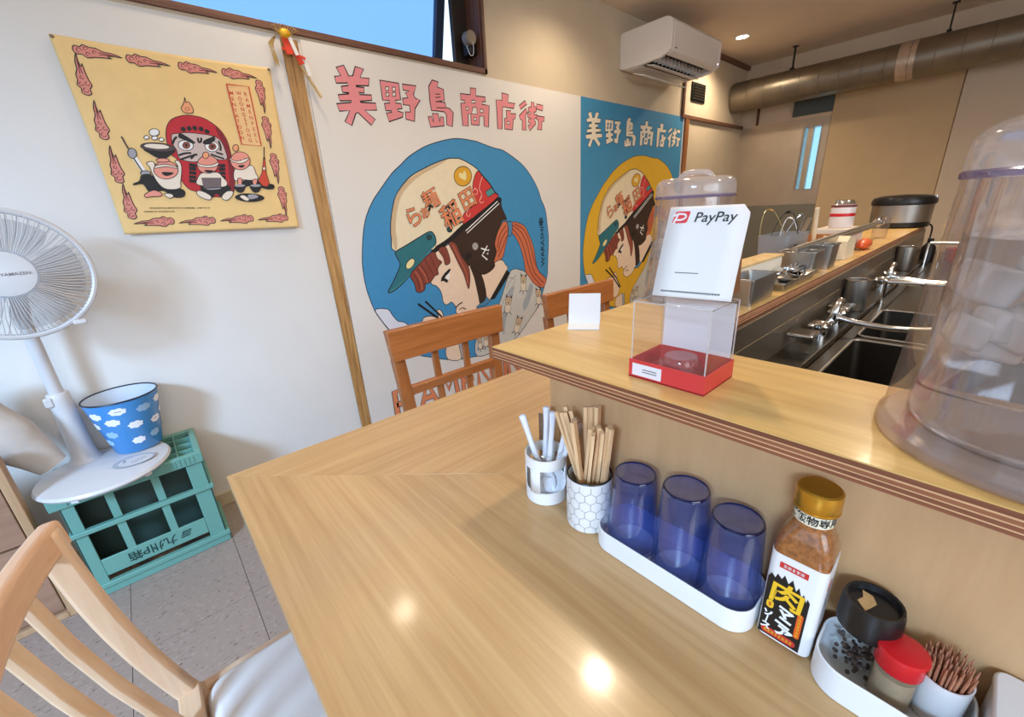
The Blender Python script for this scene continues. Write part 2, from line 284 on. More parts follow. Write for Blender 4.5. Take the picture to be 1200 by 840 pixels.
MURAL = """
disc s DISC k3 910,1219 941,1252 1019,1331 1070,1369 1131,1414 1228,1461 1337,1492 1423,1505 1534,1499 1574,1491 1663,1472 1725,1464 1802,1432 1888,1384 1957,1318 2006,1249 2030,1194 2064,1136 2080,1046 2090,948 2082,838 2075,759 2069,709 2028,616 1983,523 1889,441 1782,358 1687,316 1532,293 1431,303 1327,314 1251,329 1187,350 1099,388 1040,416 954,500 886,595 854,652 829,705 810,789 804,853 805,921 812,972 830,1056 852,1124 877,1172
disc s cloud k3 831,705 850,712 881,706 903,695 921,660 944,628 972,618 999,593 1041,531 1027,437 955,504 887,597 854,654
ponytail s hairO k3 1770,1069 1812,1069 1876,1042 1910,988 1945,917 1964,823 1985,754 2056,693 2046,654 2021,635 1972,654 1926,689 1896,727 1867,763 1862,808 1850,862 1825,933 1786,993 1766,1014
ponytail l hairD 6 1776,1053 1844,1009 1892,927 1917,828 1952,741 2030,668
ponytail l hairD 6 1774,1034 1821,985 1861,914 1886,826 1928,733 2005,654
ponytail l hairD 6 1790,1062 1860,1028 1901,968 1928,897 1955,808 2000,735
figure s skin k3 1157,909 1244,962 1358,988 1499,909 1625,871 1678,855 1697,832 1715,794 1638,699 1563,627 1525,644 1470,612 1434,578 1376,561 1328,573 1310,597 1305,608 1310,632 1303,643 1291,661 1277,668 1256,660 1239,662 1227,681 1225,711 1216,746 1192,775 1163,796
figure s shirt k3 1728,771 1772,792 1816,781 1860,764 1896,727 1933,682 1988,640 2007,613 1979,524 1889,441 1782,358 1687,316 1534,295 1426,307 1430,408 1525,500 1629,594 1678,682
figure s shirtD None 1687,605 1720,665 1765,685 1747,633 1712,556 1677,479 1656,387 1640,459
figure s shirtD None 1867,613 1902,681 1932,654 1896,568 1845,508 1833,557
figure s skin k3 1214,414 1263,428 1299,429 1311,319 1217,342
figure p shirtD k3 1299,429 1330,427 1343,321 1317,317
figure L ink 2 1431,355 1539,353
figure l ink 2 1691,750 1775,722 1674,618 1639,537
figure l ink 2 1784,753 1723,713 1699,668
figure p ink None 1708,795 1735,770 1598,632 1557,633
figure p blueD k3 1533,659 1563,627 1521,603 1450,606 1484,625
helmet s brown k3 1432,859 1507,795 1533,659 1484,625 1475,668 1455,782
helmet s hairO k3 1735,1061 1709,1082 1673,1050 1642,1003 1625,956 1628,906 1609,848 1630,855 1679,870 1704,924 1730,992
helmet l hairD 6 1721,1057 1669,1006 1643,934
helmet l hairD 6 1725,1027 1681,981 1648,909
helmet l hairD 6 1723,992 1684,931 1646,879
helmet s brown k3 1334,1026 1520,1124 1678,1192 1695,1159 1730,1090 1696,1087 1650,1017 1625,956 1635,910 1611,863 1614,827 1565,798 1507,795 1432,854 1407,852 1361,965 1330,991
helmet s blueD k3 1732,1076 1770,1073 1771,1034 1758,995 1733,996 1740,1036
helmet s cream k4 1673,1216 1553,1145 1415,1084 1305,1015 1219,978 1190,963 985,975 972,1037 975,1085 990,1148 1014,1213 1019,1221 1043,1255 1096,1305 1143,1334 1204,1360 1273,1386 1348,1408 1396,1411 1423,1410 1477,1391 1532,1363 1570,1329 1616,1289 1650,1244
helmet s creamD None 985,979 974,1037 977,1085 992,1148 1019,1217 1042,1251 1096,1301 1168,1340 1282,1384 1347,1404 1286,1374 1175,1325 1107,1282 1052,1228 1017,1147 1001,1076 1000,1015
helmet s red k3 1537,1352 1570,1324 1615,1285 1649,1239 1670,1216 1521,1133 1415,1082 1410,1120 1427,1141 1464,1162 1497,1188 1496,1241 1493,1272 1507,1315
helmet p teal2 k3 1581,1245 1626,1267 1649,1239 1597,1217
helmet l pale 3 1567,1324 1549,1294 1539,1258 1552,1236 1540,1205
helmet l pale 3 1471,1171 1445,1150 1437,1128 1454,1120 1464,1135
helmet l pale 3 1554,1223 1534,1201 1545,1187 1564,1195
helmet l pale 3 1511,1267 1491,1246 1513,1232 1527,1250 1510,1263
helmet s ink None 1673,1216 1690,1183 1551,1123 1393,1040 1331,1004 1187,937 1149,928 1219,978 1305,1015 1415,1084 1553,1145
helmet s gold k3 1492,1326 1481,1301 1458,1283 1428,1276 1400,1283 1381,1301 1376,1325 1387,1349 1409,1366 1439,1373 1467,1368 1487,1350
helmet s paleY None 1416,1344 1432,1336 1445,1353 1457,1336 1451,1306 1429,1310 1408,1323
helmet s teal k4 985,975 1050,1002 1134,1037 1188,1057 1212,1048 1224,1017 1215,987 1163,953 1104,898 1047,852 982,805 931,782 913,787 948,831 991,894 999,919 986,950
helmet l teal2 4 1209,983 1151,941 1093,890 1037,849 972,806 927,787
helmet s paleY k3 1070,896 1057,887 1043,883 1033,886 1029,895 1032,907 1041,919 1055,929 1068,933 1079,930 1083,921 1080,909
helmet s tealD k3 1198,1028 1195,1022 1190,1018 1182,1017 1175,1019 1171,1024 1170,1030 1172,1036 1178,1040 1185,1041 1192,1039 1197,1034
helmet s tealD k3 1332,1058 1329,1051 1323,1047 1314,1046 1306,1048 1301,1053 1299,1060 1302,1066 1309,1071 1317,1072 1325,1070 1331,1064
helmet s hairR k3 1047,852 1065,805 1070,764 1094,754 1121,765 1130,791 1157,796 1181,816 1194,828 1216,834 1214,857 1227,878 1246,895 1221,915 1205,953 1161,940 1104,898
helmet l hairD 5 1317,974 1376,889 1406,789 1407,735
helmet l hairD 5 1343,962 1392,873 1417,773
helmet l hairD 7 1068,854 1087,811 1090,766
helmet l hairD 7 1091,877 1115,830 1124,783
helmet l hairD 7 1114,897 1143,848 1153,806
helmet l hairD 7 1143,920 1163,877 1184,834
helmet l hairD 7 1177,938 1192,896 1208,858
helmet l hairO 4 1079,866 1103,818 1106,768
helmet l hairO 4 1103,889 1132,841 1142,799
helmet s hairR k3 1233,963 1278,973 1298,912 1295,884 1266,878 1259,916
helmet s hairR k3 1302,989 1330,995 1356,970 1378,912 1419,851 1424,787 1412,729 1401,736 1384,807 1356,868 1328,931
helmet l hairO 4 1328,977 1360,905 1398,824 1403,755
helmet l hairD 3 1254,961 1279,895
helmet p ink None 1225,793 1233,813 1258,836 1291,855 1299,849 1276,821 1251,808 1275,793 1265,778 1244,793
helmet p white None 1258,815 1288,834 1284,797 1272,794
helmet l hairR 5 1189,874 1217,880 1246,897
helmet l ink 7 1307,630 1330,646 1355,654
helmet l ink 5 1327,616 1352,622 1375,610
helmet l skinD 3 1327,614 1351,619 1374,605
helmet l skinD 2 1276,683 1297,694
helmet L white 5 1422,1045 1665,1193
helmet L white 5 1430,1033 1677,1181
helmet s grey None 1500,955 1496,945 1488,938 1477,936 1467,940 1460,948 1458,959 1462,968 1470,975 1481,977 1491,973 1498,965
helmet s ink grey2 1440,899 1429,890 1418,887 1408,889 1403,895 1404,905 1411,916 1421,924 1433,928 1442,926 1447,919 1447,909
helmet L white 8 1521,941 1564,927
helmet L white 8 1566,951 1537,915
helmet L white 8 1577,928 1570,924
helmet L white 8 1569,909 1562,905
helmet L white 8 1537,915 1523,902 1559,873
helmet s skin k3 1080,585 1095,616 1144,615 1185,597 1179,632 1197,643 1216,615 1222,575 1251,523 1255,466 1215,429 1160,443 1116,494 1091,544
helmet l ink 3 1095,577 1155,574
helmet l ink 3 1101,542 1167,542
helmet l ink 3 1122,498 1184,503
helmet L ink 12 1072,695 1175,602 1254,502
helmet L ink 11 1117,701 1213,591 1271,498
dog0 p dogD None 1823,732 1822,761 1843,738
dog0 p dogD None 1871,725 1879,752 1853,736
dog0 s dogL k2 1824,698 1863,691 1863,650 1846,641 1823,651
dog0 s dogT k2 1822,733 1848,740 1872,724 1864,697 1843,689 1824,703
dog0 l dogD 5 1823,651 1805,637
dog0 l dogD 5 1838,643 1835,619
dog0 l dogD 5 1858,645 1877,629
dog0 p ink None 1837,710 1853,707 1844,699
dog0 L ink 3 1832,725 1840,722
dog0 L ink 3 1861,720 1852,719
dog1 p dogD None 1688,619 1691,649 1709,623
dog1 p dogD None 1735,606 1747,634 1718,620
dog1 s dogL k2 1683,584 1722,573 1715,531 1696,524 1674,537
dog1 s dogT k2 1687,620 1714,624 1736,606 1723,579 1701,573 1684,590
dog1 l dogD 5 1674,537 1654,525
dog1 l dogD 5 1688,527 1682,504
dog1 l dogD 5 1709,527 1726,509
dog1 p ink None 1698,595 1714,591 1703,583
dog1 L ink 3 1696,611 1703,607
dog1 L ink 3 1724,603 1715,603
dog2 p dogD None 1770,471 1777,499 1791,471
dog2 p dogD None 1815,452 1832,477 1801,467
dog2 s dogL k2 1759,437 1797,421 1784,381 1764,377 1743,393
dog2 s dogT k2 1768,471 1797,472 1817,451 1799,426 1775,424 1761,442
dog2 l dogD 5 1743,393 1721,383
dog2 l dogD 5 1756,381 1746,359
dog2 l dogD 5 1777,378 1792,358
dog2 p ink None 1776,446 1791,439 1780,433
dog2 L ink 3 1776,462 1783,456
dog2 L ink 3 1804,450 1795,451
dog3 p dogD None 1954,622 1951,651 1974,627
dog3 p dogD None 2003,614 2009,642 1984,626
dog3 s dogL k2 1957,587 1998,580 2000,538 1983,529 1959,540
dog3 s dogT k2 1953,622 1979,629 2005,614 1998,586 1977,577 1957,592
dog3 l dogD 5 1959,540 1942,525
dog3 l dogD 5 1975,531 1974,507
dog3 l dogD 5 1996,533 2016,517
dog3 p ink None 1970,599 1986,596 1977,588
dog3 L ink 3 1964,615 1972,611
dog3 L ink 3 1993,610 1985,609
dog4 p dogD None 1494,425 1495,450 1510,428
dog4 p dogD None 1530,415 1538,437 1517,426
dog4 s dogL k2 1491,396 1521,387 1517,352 1503,347 1486,357
dog4 s dogT k2 1493,426 1514,429 1531,414 1522,392 1505,387 1492,401
dog4 l dogD 5 1486,357 1472,347
dog4 l dogD 5 1497,349 1493,329
dog4 l dogD 5 1513,349 1526,334
dog4 p ink None 1503,405 1514,402 1507,395
dog4 L ink 3 1500,419 1506,415
dog4 L ink 3 1522,412 1515,412
dog5 p dogD None 1440,413 1437,435 1452,417
dog5 p dogD None 1471,408 1474,429 1458,416
dog5 s dogL k2 1443,386 1469,382 1471,350 1461,343 1445,351
dog5 s dogT k2 1439,413 1455,419 1472,408 1469,386 1456,380 1442,391
dog5 l dogD 5 1445,351 1435,339
dog5 l dogD 5 1456,344 1456,326
dog5 l dogD 5 1469,346 1482,335
dog5 p ink None 1450,396 1461,394 1455,388
dog5 L ink 3 1446,408 1451,405
dog5 L ink 3 1465,404 1459,403
title p TF k4 835,1734 869,1746 884,1710 902,1713 919,1749 955,1745 934,1711 975,1713 968,1684 909,1678 909,1674 945,1675 941,1654 917,1653 920,1646 975,1650 973,1629 917,1620 919,1616 990,1620 990,1593 933,1587 976,1555 954,1530 899,1576 889,1570 863,1522 835,1535 864,1579 819,1573 811,1600 875,1611 879,1618 828,1612 824,1634 872,1643 874,1647 846,1645 844,1667 875,1674 874,1683 824,1676 822,1700 849,1706
title p TF k4 1024,1713 1117,1713 1116,1646 1089,1642 1089,1631 1116,1632 1118,1611 1094,1607 1096,1599 1121,1595 1115,1576 1043,1551 1035,1586 1062,1591 1062,1597 1034,1595 1032,1624 1058,1628 1059,1638 1025,1635
title p TF k4 1134,1712 1207,1714 1187,1675 1195,1662 1221,1657 1187,1618 1177,1563 1132,1569 1133,1600 1158,1601 1160,1629 1126,1628 1127,1654 1156,1660 1145,1678 1166,1688 1135,1688
title p TB k3 1049,1691 1064,1692 1061,1678 1046,1676
title p TB k3 1082,1693 1097,1695 1095,1680 1080,1678
title p TB k3 1046,1667 1061,1669 1059,1655 1044,1653
title p TB k3 1079,1672 1094,1674 1092,1659 1077,1657
title p TF k4 1299,1750 1334,1746 1324,1724 1360,1718 1359,1669 1314,1662 1364,1661 1365,1641 1388,1637 1407,1621 1394,1557 1360,1563 1364,1608 1353,1620 1303,1620 1278,1618 1274,1654 1276,1721
title p TF k4 1255,1592 1272,1594 1283,1570 1281,1607 1314,1608 1321,1573 1327,1596 1344,1597 1344,1557 1263,1545
title L ink 4 1311,1692 1337,1695
title L ink 4 1309,1678 1337,1682
title L ink 4 1309,1659 1343,1665
title L ink 4 1309,1634 1362,1638
title p TF k4 1527,1745 1563,1747 1560,1713 1623,1714 1623,1692 1600,1690 1596,1679 1647,1677 1633,1572 1603,1575 1604,1622 1577,1622 1569,1577 1516,1576 1518,1625 1500,1624 1496,1568 1460,1567 1458,1669 1486,1673 1485,1684 1461,1683 1460,1712 1524,1714
title p TB k3 1531,1689 1554,1692 1553,1679 1529,1677
title p TB k3 1536,1658 1560,1660 1560,1628 1523,1627
title p TB k3 1491,1654 1506,1656 1504,1642 1490,1641
title p TB k3 1582,1653 1603,1655 1602,1640 1580,1638
title p TB k3 1536,1610 1553,1612 1552,1599 1535,1597
title p TF k4 1741,1748 1791,1744 1783,1706 1838,1706 1825,1680 1742,1681 1731,1571 1698,1568 1698,1710 1742,1712
title p TF k4 1768,1666 1802,1667 1802,1653 1841,1656 1833,1629 1820,1628 1810,1572 1750,1572 1752,1625 1770,1629
title p TB k3 1771,1611 1789,1613 1788,1599 1770,1598
title p TF k4 1869,1700 1918,1730 1930,1712 1878,1681
title p TF k4 1923,1691 1933,1674 1917,1657 1917,1577 1885,1577 1890,1629 1876,1628 1865,1648
title p TF k4 1966,1728 1990,1726 1989,1707 2008,1707 2005,1681 1988,1676 1987,1666 2012,1666 2007,1650 1986,1642 1998,1625 1997,1615 1946,1576 1935,1602 1960,1617 1936,1620 1941,1636 1965,1641 1933,1648 1932,1666 1943,1675 1940,1697 1964,1702
title p TF k4 2011,1722 2065,1720 2060,1691 2008,1696
title p TF k4 2008,1661 2076,1660 2071,1636 2053,1635 2049,1588 2009,1589 2023,1619 2020,1640 2007,1642
title p TB k3 1944,1674 1961,1675 1960,1665 1944,1664
"""
BANNER = """
b s bred k2 198,1445 210,1474 229,1494 261,1507 290,1509 322,1503 351,1483 367,1461 376,1433 377,1393 375,1349 369,1305 350,1252 319,1242 274,1246 237,1262 218,1271 204,1298 202,1332 208,1367 195,1381 193,1407
b s bredD None 351,1482 367,1461 376,1433 377,1393 375,1349 369,1305 350,1254 331,1245 349,1299 359,1364 361,1415 350,1460
b s bface k2 213,1443 229,1449 267,1454 324,1450 343,1445 356,1432 361,1405 361,1375 339,1369 313,1374 264,1361 232,1363 215,1373 215,1396 209,1415
b s white k2 267,1411 261,1403 251,1398 239,1397 230,1400 224,1407 225,1416 230,1423 240,1428 252,1429 262,1426 267,1419
b s iris k1 258,1414 255,1408 250,1404 244,1402 239,1404 236,1407 236,1413 239,1418 244,1423 250,1424 255,1423 258,1419
b s ink None 251,1414 250,1411 248,1410 246,1409 244,1409 243,1411 243,1413 244,1415 246,1417 248,1418 250,1417 251,1416
b s white k2 343,1411 337,1403 327,1397 316,1396 307,1400 302,1407 302,1415 308,1423 318,1429 329,1430 338,1427 344,1420
b s iris k1 336,1414 333,1408 327,1404 321,1402 316,1403 313,1407 313,1413 316,1418 321,1423 327,1424 332,1423 335,1419
b s ink None 329,1413 327,1411 325,1409 323,1409 321,1409 320,1411 320,1413 321,1415 323,1417 325,1418 327,1417 329,1416
b s ink None 235,1449 246,1448 274,1426 268,1419 247,1429 231,1437
b s ink None 298,1421 305,1433 329,1444 337,1449 339,1436 316,1420
b s ink None 257,1459 253,1457 250,1457 246,1458 244,1461 244,1465 246,1469 249,1471 253,1471 256,1470 258,1467 258,1463
b s ink None 274,1463 271,1461 267,1460 264,1462 262,1465 262,1469 263,1472 267,1474 270,1475 274,1473 276,1470 276,1466
b s ink None 291,1465 288,1463 284,1462 281,1464 279,1467 279,1471 280,1474 284,1477 287,1477 291,1476 293,1472 293,1469
b s ink None 310,1464 306,1461 302,1461 299,1463 297,1466 297,1470 298,1473 302,1475 306,1476 309,1474 311,1471 312,1467
b s ink None 326,1457 322,1454 318,1454 315,1455 313,1459 312,1463 314,1466 318,1469 322,1469 325,1467 327,1464 328,1460
b l ink 6 217,1380 236,1387 254,1389
b l ink 6 219,1367 248,1378 271,1385
b l ink 6 314,1387 332,1380 350,1374
b l ink 6 208,1415 218,1431 226,1438
b l ink 6 348,1432 350,1415 346,1401
b l ink 6 287,1438 286,1425 294,1429 297,1439
b l ink 6 250,1371 265,1385
b l ink 6 332,1394 350,1388
b l ink 11 241,1350 257,1348
b l ink 11 331,1349 347,1351
b l ink 11 238,1338 254,1337
b l ink 11 328,1336 344,1339
b l ink 11 235,1325 251,1323
b l ink 11 324,1323 341,1325
b l ink 11 231,1311 247,1309
b l ink 11 321,1309 338,1311
b l ink 11 228,1298 244,1296
b l ink 11 318,1295 334,1297
b s bface2 k2 262,1528 274,1546 281,1564 280,1548 289,1551 296,1531 291,1517 269,1516
b s bface2 k1 284,1529 283,1526 280,1524 277,1523 275,1523 273,1525 273,1528 274,1530 277,1532 280,1533 282,1533 284,1531
b s white k2 181,1449 178,1443 172,1439 165,1437 158,1438 154,1442 154,1447 157,1453 163,1457 170,1459 177,1458 181,1454
b s white k2 150,1432 148,1429 145,1427 141,1426 138,1426 136,1428 136,1431 138,1434 141,1436 144,1437 148,1436 149,1434
b s white k2 172,1431 170,1428 167,1426 163,1425 159,1425 157,1427 156,1430 158,1434 162,1436 166,1437 170,1437 172,1434
b s white k2 189,1428 187,1425 184,1423 180,1422 177,1422 175,1424 175,1427 176,1430 179,1432 183,1433 186,1432 188,1430
b s ink None 127,1396 210,1397 193,1379 174,1368 152,1371 137,1383
b s bdark k2 212,1401 204,1395 185,1390 161,1390 138,1392 123,1398 120,1404 128,1411 146,1415 169,1416 192,1414 208,1408
b s bcream k1 197,1404 191,1400 178,1398 160,1397 144,1399 132,1402 129,1406 135,1410 148,1413 165,1413 182,1412 194,1408
b L bdark 5 79,1429 86,1395
b L white 14 95,1367 107,1327
b L ink 4 92,1366 104,1325
b s bgrey k2 104,1386 103,1378 99,1371 93,1367 87,1366 83,1370 81,1376 82,1384 86,1391 92,1396 98,1396 102,1393
b s bgrey k2 124,1321 121,1317 115,1314 108,1313 102,1314 98,1317 97,1321 100,1325 106,1328 113,1329 119,1328 123,1325
b s ink None 98,1315 122,1318 136,1298 149,1275 192,1273 205,1261 195,1244 164,1244 144,1265 106,1260 94,1286 70,1283 70,1289 87,1297
b s bcream k2 129,1315 126,1342 121,1352 133,1358 142,1354 143,1327 171,1314 197,1328 205,1347 200,1360 212,1362 215,1341 200,1294 192,1273 156,1270 138,1285
b s bskin k2 202,1330 193,1316 177,1306 159,1303 144,1308 135,1320 136,1334 145,1348 160,1358 178,1361 193,1356 202,1345
b s bcream k2 141,1343 158,1349 180,1349 201,1342 201,1337 173,1343 141,1337
b s ink None 155,1325 186,1324 180,1317 162,1313
b s bskin k2 151,1365 168,1369 185,1366 180,1358 154,1357
b s bskin k2 90,1254 107,1264 122,1267 137,1257 132,1248 111,1247 91,1245
b s bcream k2 144,1256 161,1256 168,1248 157,1241 147,1246
b s ink None 263,1284 339,1284 344,1263 313,1242 296,1254 280,1239 255,1253 253,1270
b s bcream k2 266,1322 289,1326 320,1326 330,1312 341,1291 325,1277 262,1281 245,1288 249,1301
b s bskin k2 328,1354 319,1338 305,1327 287,1323 272,1327 263,1337 263,1352 271,1367 285,1378 302,1383 318,1379 327,1369
b s bcream k2 264,1357 280,1351 308,1352 329,1361 325,1350 302,1343 275,1344 264,1350
b s bface2 k2 306,1384 303,1378 299,1374 294,1372 289,1374 287,1378 287,1383 289,1388 294,1392 299,1394 303,1393 306,1389
b s ink None 280,1334 308,1333 298,1326 286,1326
b p bgreyD k2 265,1307 325,1307 316,1275 263,1272
b s bgrey k1 268,1274 314,1275 310,1269 277,1267
b s bcream k2 241,1264 257,1262 278,1246 272,1233 252,1239 238,1252
b s bcream k2 312,1245 331,1261 349,1262 350,1252 330,1232 314,1233
b s ink None 389,1295 433,1306 457,1287 477,1280 497,1284 496,1270 471,1267 440,1276 413,1280 395,1277
b s bcream k2 375,1337 400,1341 437,1353 444,1324 447,1306 425,1300 394,1302 366,1300
b s bskin k2 433,1364 423,1349 407,1339 390,1337 376,1343 369,1356 370,1372 380,1386 395,1396 412,1399 427,1393 434,1380
b s bcream k2 368,1377 389,1366 429,1379 425,1369 401,1359 375,1364
b s bface2 k2 407,1412 404,1406 400,1402 394,1400 390,1401 387,1405 387,1411 390,1417 394,1421 400,1423 405,1422 407,1418
b s ink None 391,1352 413,1353 404,1345 394,1345
b s bskin k2 378,1305 391,1306 386,1284 374,1284
b s bskin k2 426,1300 443,1304 435,1284 426,1284
b s ink None 361,1282 398,1282 384,1258 365,1259
b s bgrey None 397,1281 394,1279 387,1277 378,1277 369,1277 363,1279 361,1281 364,1283 371,1285 380,1285 389,1285 395,1283
b s ink None 413,1282 452,1282 438,1258 418,1258
b s bgrey None 451,1281 448,1279 441,1277 432,1276 422,1277 416,1279 414,1281 417,1283 424,1285 434,1285 443,1285 449,1283
b s ink None 452,1235 443,1228 423,1223 397,1222 374,1226 357,1233 353,1241 362,1248 381,1253 406,1253 430,1250 447,1243
b s bcream None 370,1242 384,1246 398,1232 387,1227
b s bgrey None 398,1247 420,1249 432,1239 402,1232
b p bred2 k2 484,1383 488,1383 480,1325 484,1276 456,1280 445,1298 466,1328
b L ink 3 494,1419 484,1376
b s bcream k1 484,1343 483,1341 480,1339 476,1338 472,1339 470,1340 470,1343 471,1345 474,1347 478,1348 482,1347 484,1345
b s ink None 499,1278 496,1273 490,1270 484,1268 478,1270 474,1273 474,1278 476,1283 482,1286 488,1287 494,1286 498,1283
b L bred2 4 418,1620 489,1621 485,1423 420,1425 418,1620
bf p bframe None 419,1619 488,1620 484,1424 421,1427
"""
# ============================================================ SETTING
WYB = 1.98; ZC = 2.347
m_white = mat('white_wall_paper', (226, 221, 214), 0.75, var=0.015, scale=5)
m_beige = mat('beige_wall_paper', (206, 188, 160), 0.8, var=0.025, scale=9, bump=0.1)
m_ceil = mat('ceiling_paper', (232, 214, 192), 0.85, var=0.02, scale=9)
m_brownp = mat('tan_wall_panel', (204, 174, 132), 0.6, var=0.03, scale=6)
m_tanlt = mat('pale_tan_wall_panel', (214, 192, 164), 0.65, var=0.02, scale=6)
m_dkwood = wood('dark_brown_wood', (84, 50, 33), (112, 72, 50), 'Z', 0.5)
m_dkwoodx = wood('dark_brown_wood_across', (96, 62, 44), (124, 84, 64), 'X', 0.5)
m_trim = wood('orange_brown_wood', (140, 86, 42), (170, 108, 58), 'Z', 0.5)
m_steel = mat('brushed_steel', (176, 168, 158), 0.34, 0.95, var=0.06, scale=20)
m_steelw = mat('worn_steel_sheet', (196, 180, 160), 0.42, 0.75, var=0.10, scale=3)
m_chrome = mat('chrome', (226, 226, 226), 0.12, 1.0, var=0)
m_dark = mat('dark_metal', (40, 38, 36), 0.45, 0.6, var=0.05)
m_black = mat('black_plastic', (22, 21, 22), 0.32, var=0.03)
m_wplas = mat('white_plastic', (236, 234, 232), 0.35, var=0.01)
m_joint = mat('floor_joint', (96, 88, 82), 0.8, var=0)
m_tile = flecked('speckled_vinyl_tile', (150, 134, 124), (92, 72, 62), (168, 154, 142))

fl = struct(MB().bx(-1.9, 5.1, -2.6, 2.1, -0.1, -0.004, m_joint).build('floor'))
T0 = 0.3035; tiles = None
far = MB()
for i in range(-6, 17):
    for j in range(-9, 7):
        x0 = 0.01 + i * T0; y0 = 0.16 + j * T0; x1 = min(x0 + T0, 5.0); y1 = min(y0 + T0, WYB)
        if x0 >= 4.95 or y0 >= WYB - 0.01: continue
        if -5 <= i <= 3 and -3 <= j <= 6:
            if tiles is None:
                tiles = MB().bx(0, T0 - 0.0016, 0, T0 - 0.0016, -0.004, 0, m_tile).build('floor_tile', fl); o = tiles
            else:
                o = tiles.copy(); COL.objects.link(o)
            o.location = (x0 + 0.0008, y0 + 0.0008, random.uniform(-0.0003, 0)); 
            if y0 + T0 > WYB: o.scale = (1, (WYB - y0) / T0, 1)
        else:
            far.bx(x0 + 0.0008, x1 - 0.0008, y0 + 0.0008, y1 - 0.0008, -0.004, 0, m_tile)
tag(far.build('floor_tile_field', fl), kind='stuff')

struct(MB().bx(-1.9, 5.1, -2.6, 2.1, ZC, ZC + 0.08, m_ceil).build('ceiling'))
# mural side wall, with the opening of the high window
WX0, WX1, WZ0, WZ1 = -0.9, 1.632, 1.832, 2.30
wb = MB()
wb.bx(-1.9, 2.42, WYB, WYB + 0.14, 0, 1.81, m_white).bx(2.42, 5.1, WYB, WYB + 0.14, 0, 1.81, m_beige)
wb.bx(-1.9, WX1, WYB, WYB + 0.14, 1.81, WZ0, m_beige)
wb.bx(WX1, 5.1, WYB, WYB + 0.14, 1.81, ZC, m_beige).bx(-1.9, WX0, WYB, WYB + 0.14, WZ0, ZC, m_beige).bx(WX0, WX1, WYB, WYB + 0.14, WZ1, ZC, m_beige)
struct(wb.build('wall_back'))
# right wall with slits added for the bright streaks beside the steel sheet
wr = MB(); SX = 5.0
SY0, SY1, SZ0, SZ1 = 1.262, 1.412, 1.18, 1.735
wr.bx(SX, SX + 0.1, SY1, WYB, 0, ZC, m_tanlt).bx(SX, SX + 0.1, -2.6, SY0, 0, ZC, m_tanlt)
wr.bx(SX, SX + 0.1, SY0, SY1, 0, SZ0, m_tanlt).bx(SX, SX + 0.1, SY0, SY1, SZ1, ZC, m_tanlt)
struct(wr.build('wall_right'))
# left wall with the glazed shopfront opening, and the wall behind the camera
wl = MB(); wl.bx(-1.9, -1.8, 0.9, WYB, 0, ZC, m_white).bx(-1.9, -1.8, -2.6, -1.2, 0, ZC, m_white).bx(-1.9, -1.8, -1.2, 0.9, 2.26, ZC, m_white).bx(-1.9, -1.8, -1.2, 0.9, 0, 0.75, m_white)
struct(wl.build('wall_left'))
wf = MB(); wf.bx(1.6, 5.1, -2.7, -2.6, 0, ZC, m_beige).bx(-1.9, -1.6, -2.7, -2.6, 0, ZC, m_beige).bx(-1.6, 1.6, -2.7, -2.6, 0, 0.8, m_beige).bx(-1.6, 1.6, -2.7, -2.6, 2.3, ZC, m_beige)
struct(wf.build('wall_front'))
# shopfront frame posts
d = struct(MB().bx(-1.87, -1.83, -1.9, -1.84, 0, 2.2, m_dark).bx(-1.87, -1.83, 1.14, 1.2, 0, 2.26, m_dark).bx(-1.87, -1.83, -1.15, 0.85, 2.21, 2.26, m_dark).bx(-1.87, -1.83, -1.15, 0.85, 0.75, 0.80, m_dark).build('window_4', bevel=0.003))
struct(MB().bx(-1.6, 1.6, -2.68, -2.62, 0.8, 0.85, m_dark).bx(-1.6, 1.6, -2.68, -2.62, 2.25, 2.3, m_dark).bx(-1.6, -1.55, -2.68, -2.62, 0.85, 2.25, m_dark).bx(1.55, 1.6, -2.68, -2.62, 0.85, 2.25, m_dark).bx(-.025, .025, -2.68, -2.62, 0.85, 2.25, m_dark).build('window_3', bevel=0.003))

# high window on the mural wall
m_navy = mat('dark_blue_grey_metal', (52, 60, 78), 0.4, 0.5, var=0.03)
m_umber = mat('dark_bronze_metal', (62, 52, 44), 0.45, 0.4, var=0.03)
m_film = clear('blue_film_glass', (138, 180, 236), 0.03, 0.2, 0.05, (150, 210, 255))
w1 = MB()
w1.bx(WX0 - .03, WX1 + .014, WYB - 0.012, WYB + 0.02, WZ0 - 0.012, WZ0 + 0.012, m_dkwoodx)     # front lip of the casing
w1.bx(WX1 - .004, WX1 + .014, WYB - 0.012, WYB + 0.02, WZ0 - 0.012, ZC - .002, m_dkwood)
w1.bx(WX0, WX1, WYB, WYB + 0.14, WZ0 - 0.01, WZ0 + 0.006, m_dkwoodx).bx(WX1 - 0.012, WX1, WYB, WYB + 0.14, WZ0, WZ1, m_dkwood).bx(WX0, WX0 + 0.012, WYB, WYB + 0.14, WZ0, WZ1, m_dkwood).bx(WX0, WX1, WYB, WYB + 0.14, WZ1 - 0.012, WZ1, m_dkwoodx)
w1 = struct(w1.build('window_1', bevel=0.002))
MB().bx(1.535, WX1 - 0.012, 2.09, 2.118, WZ0, WZ1, m_umber).bx(WX0, WX1 - 0.012, 2.075, 2.115, WZ1 - 0.05, WZ1, m_umber).bx(WX0, WX0 + .04, 2.075, 2.115, WZ0, WZ1, m_umber).build('window_frame', w1, bevel=0.003)
sa = MB(); yt, yb2 = 2.13, 2.262; SR = 1.512
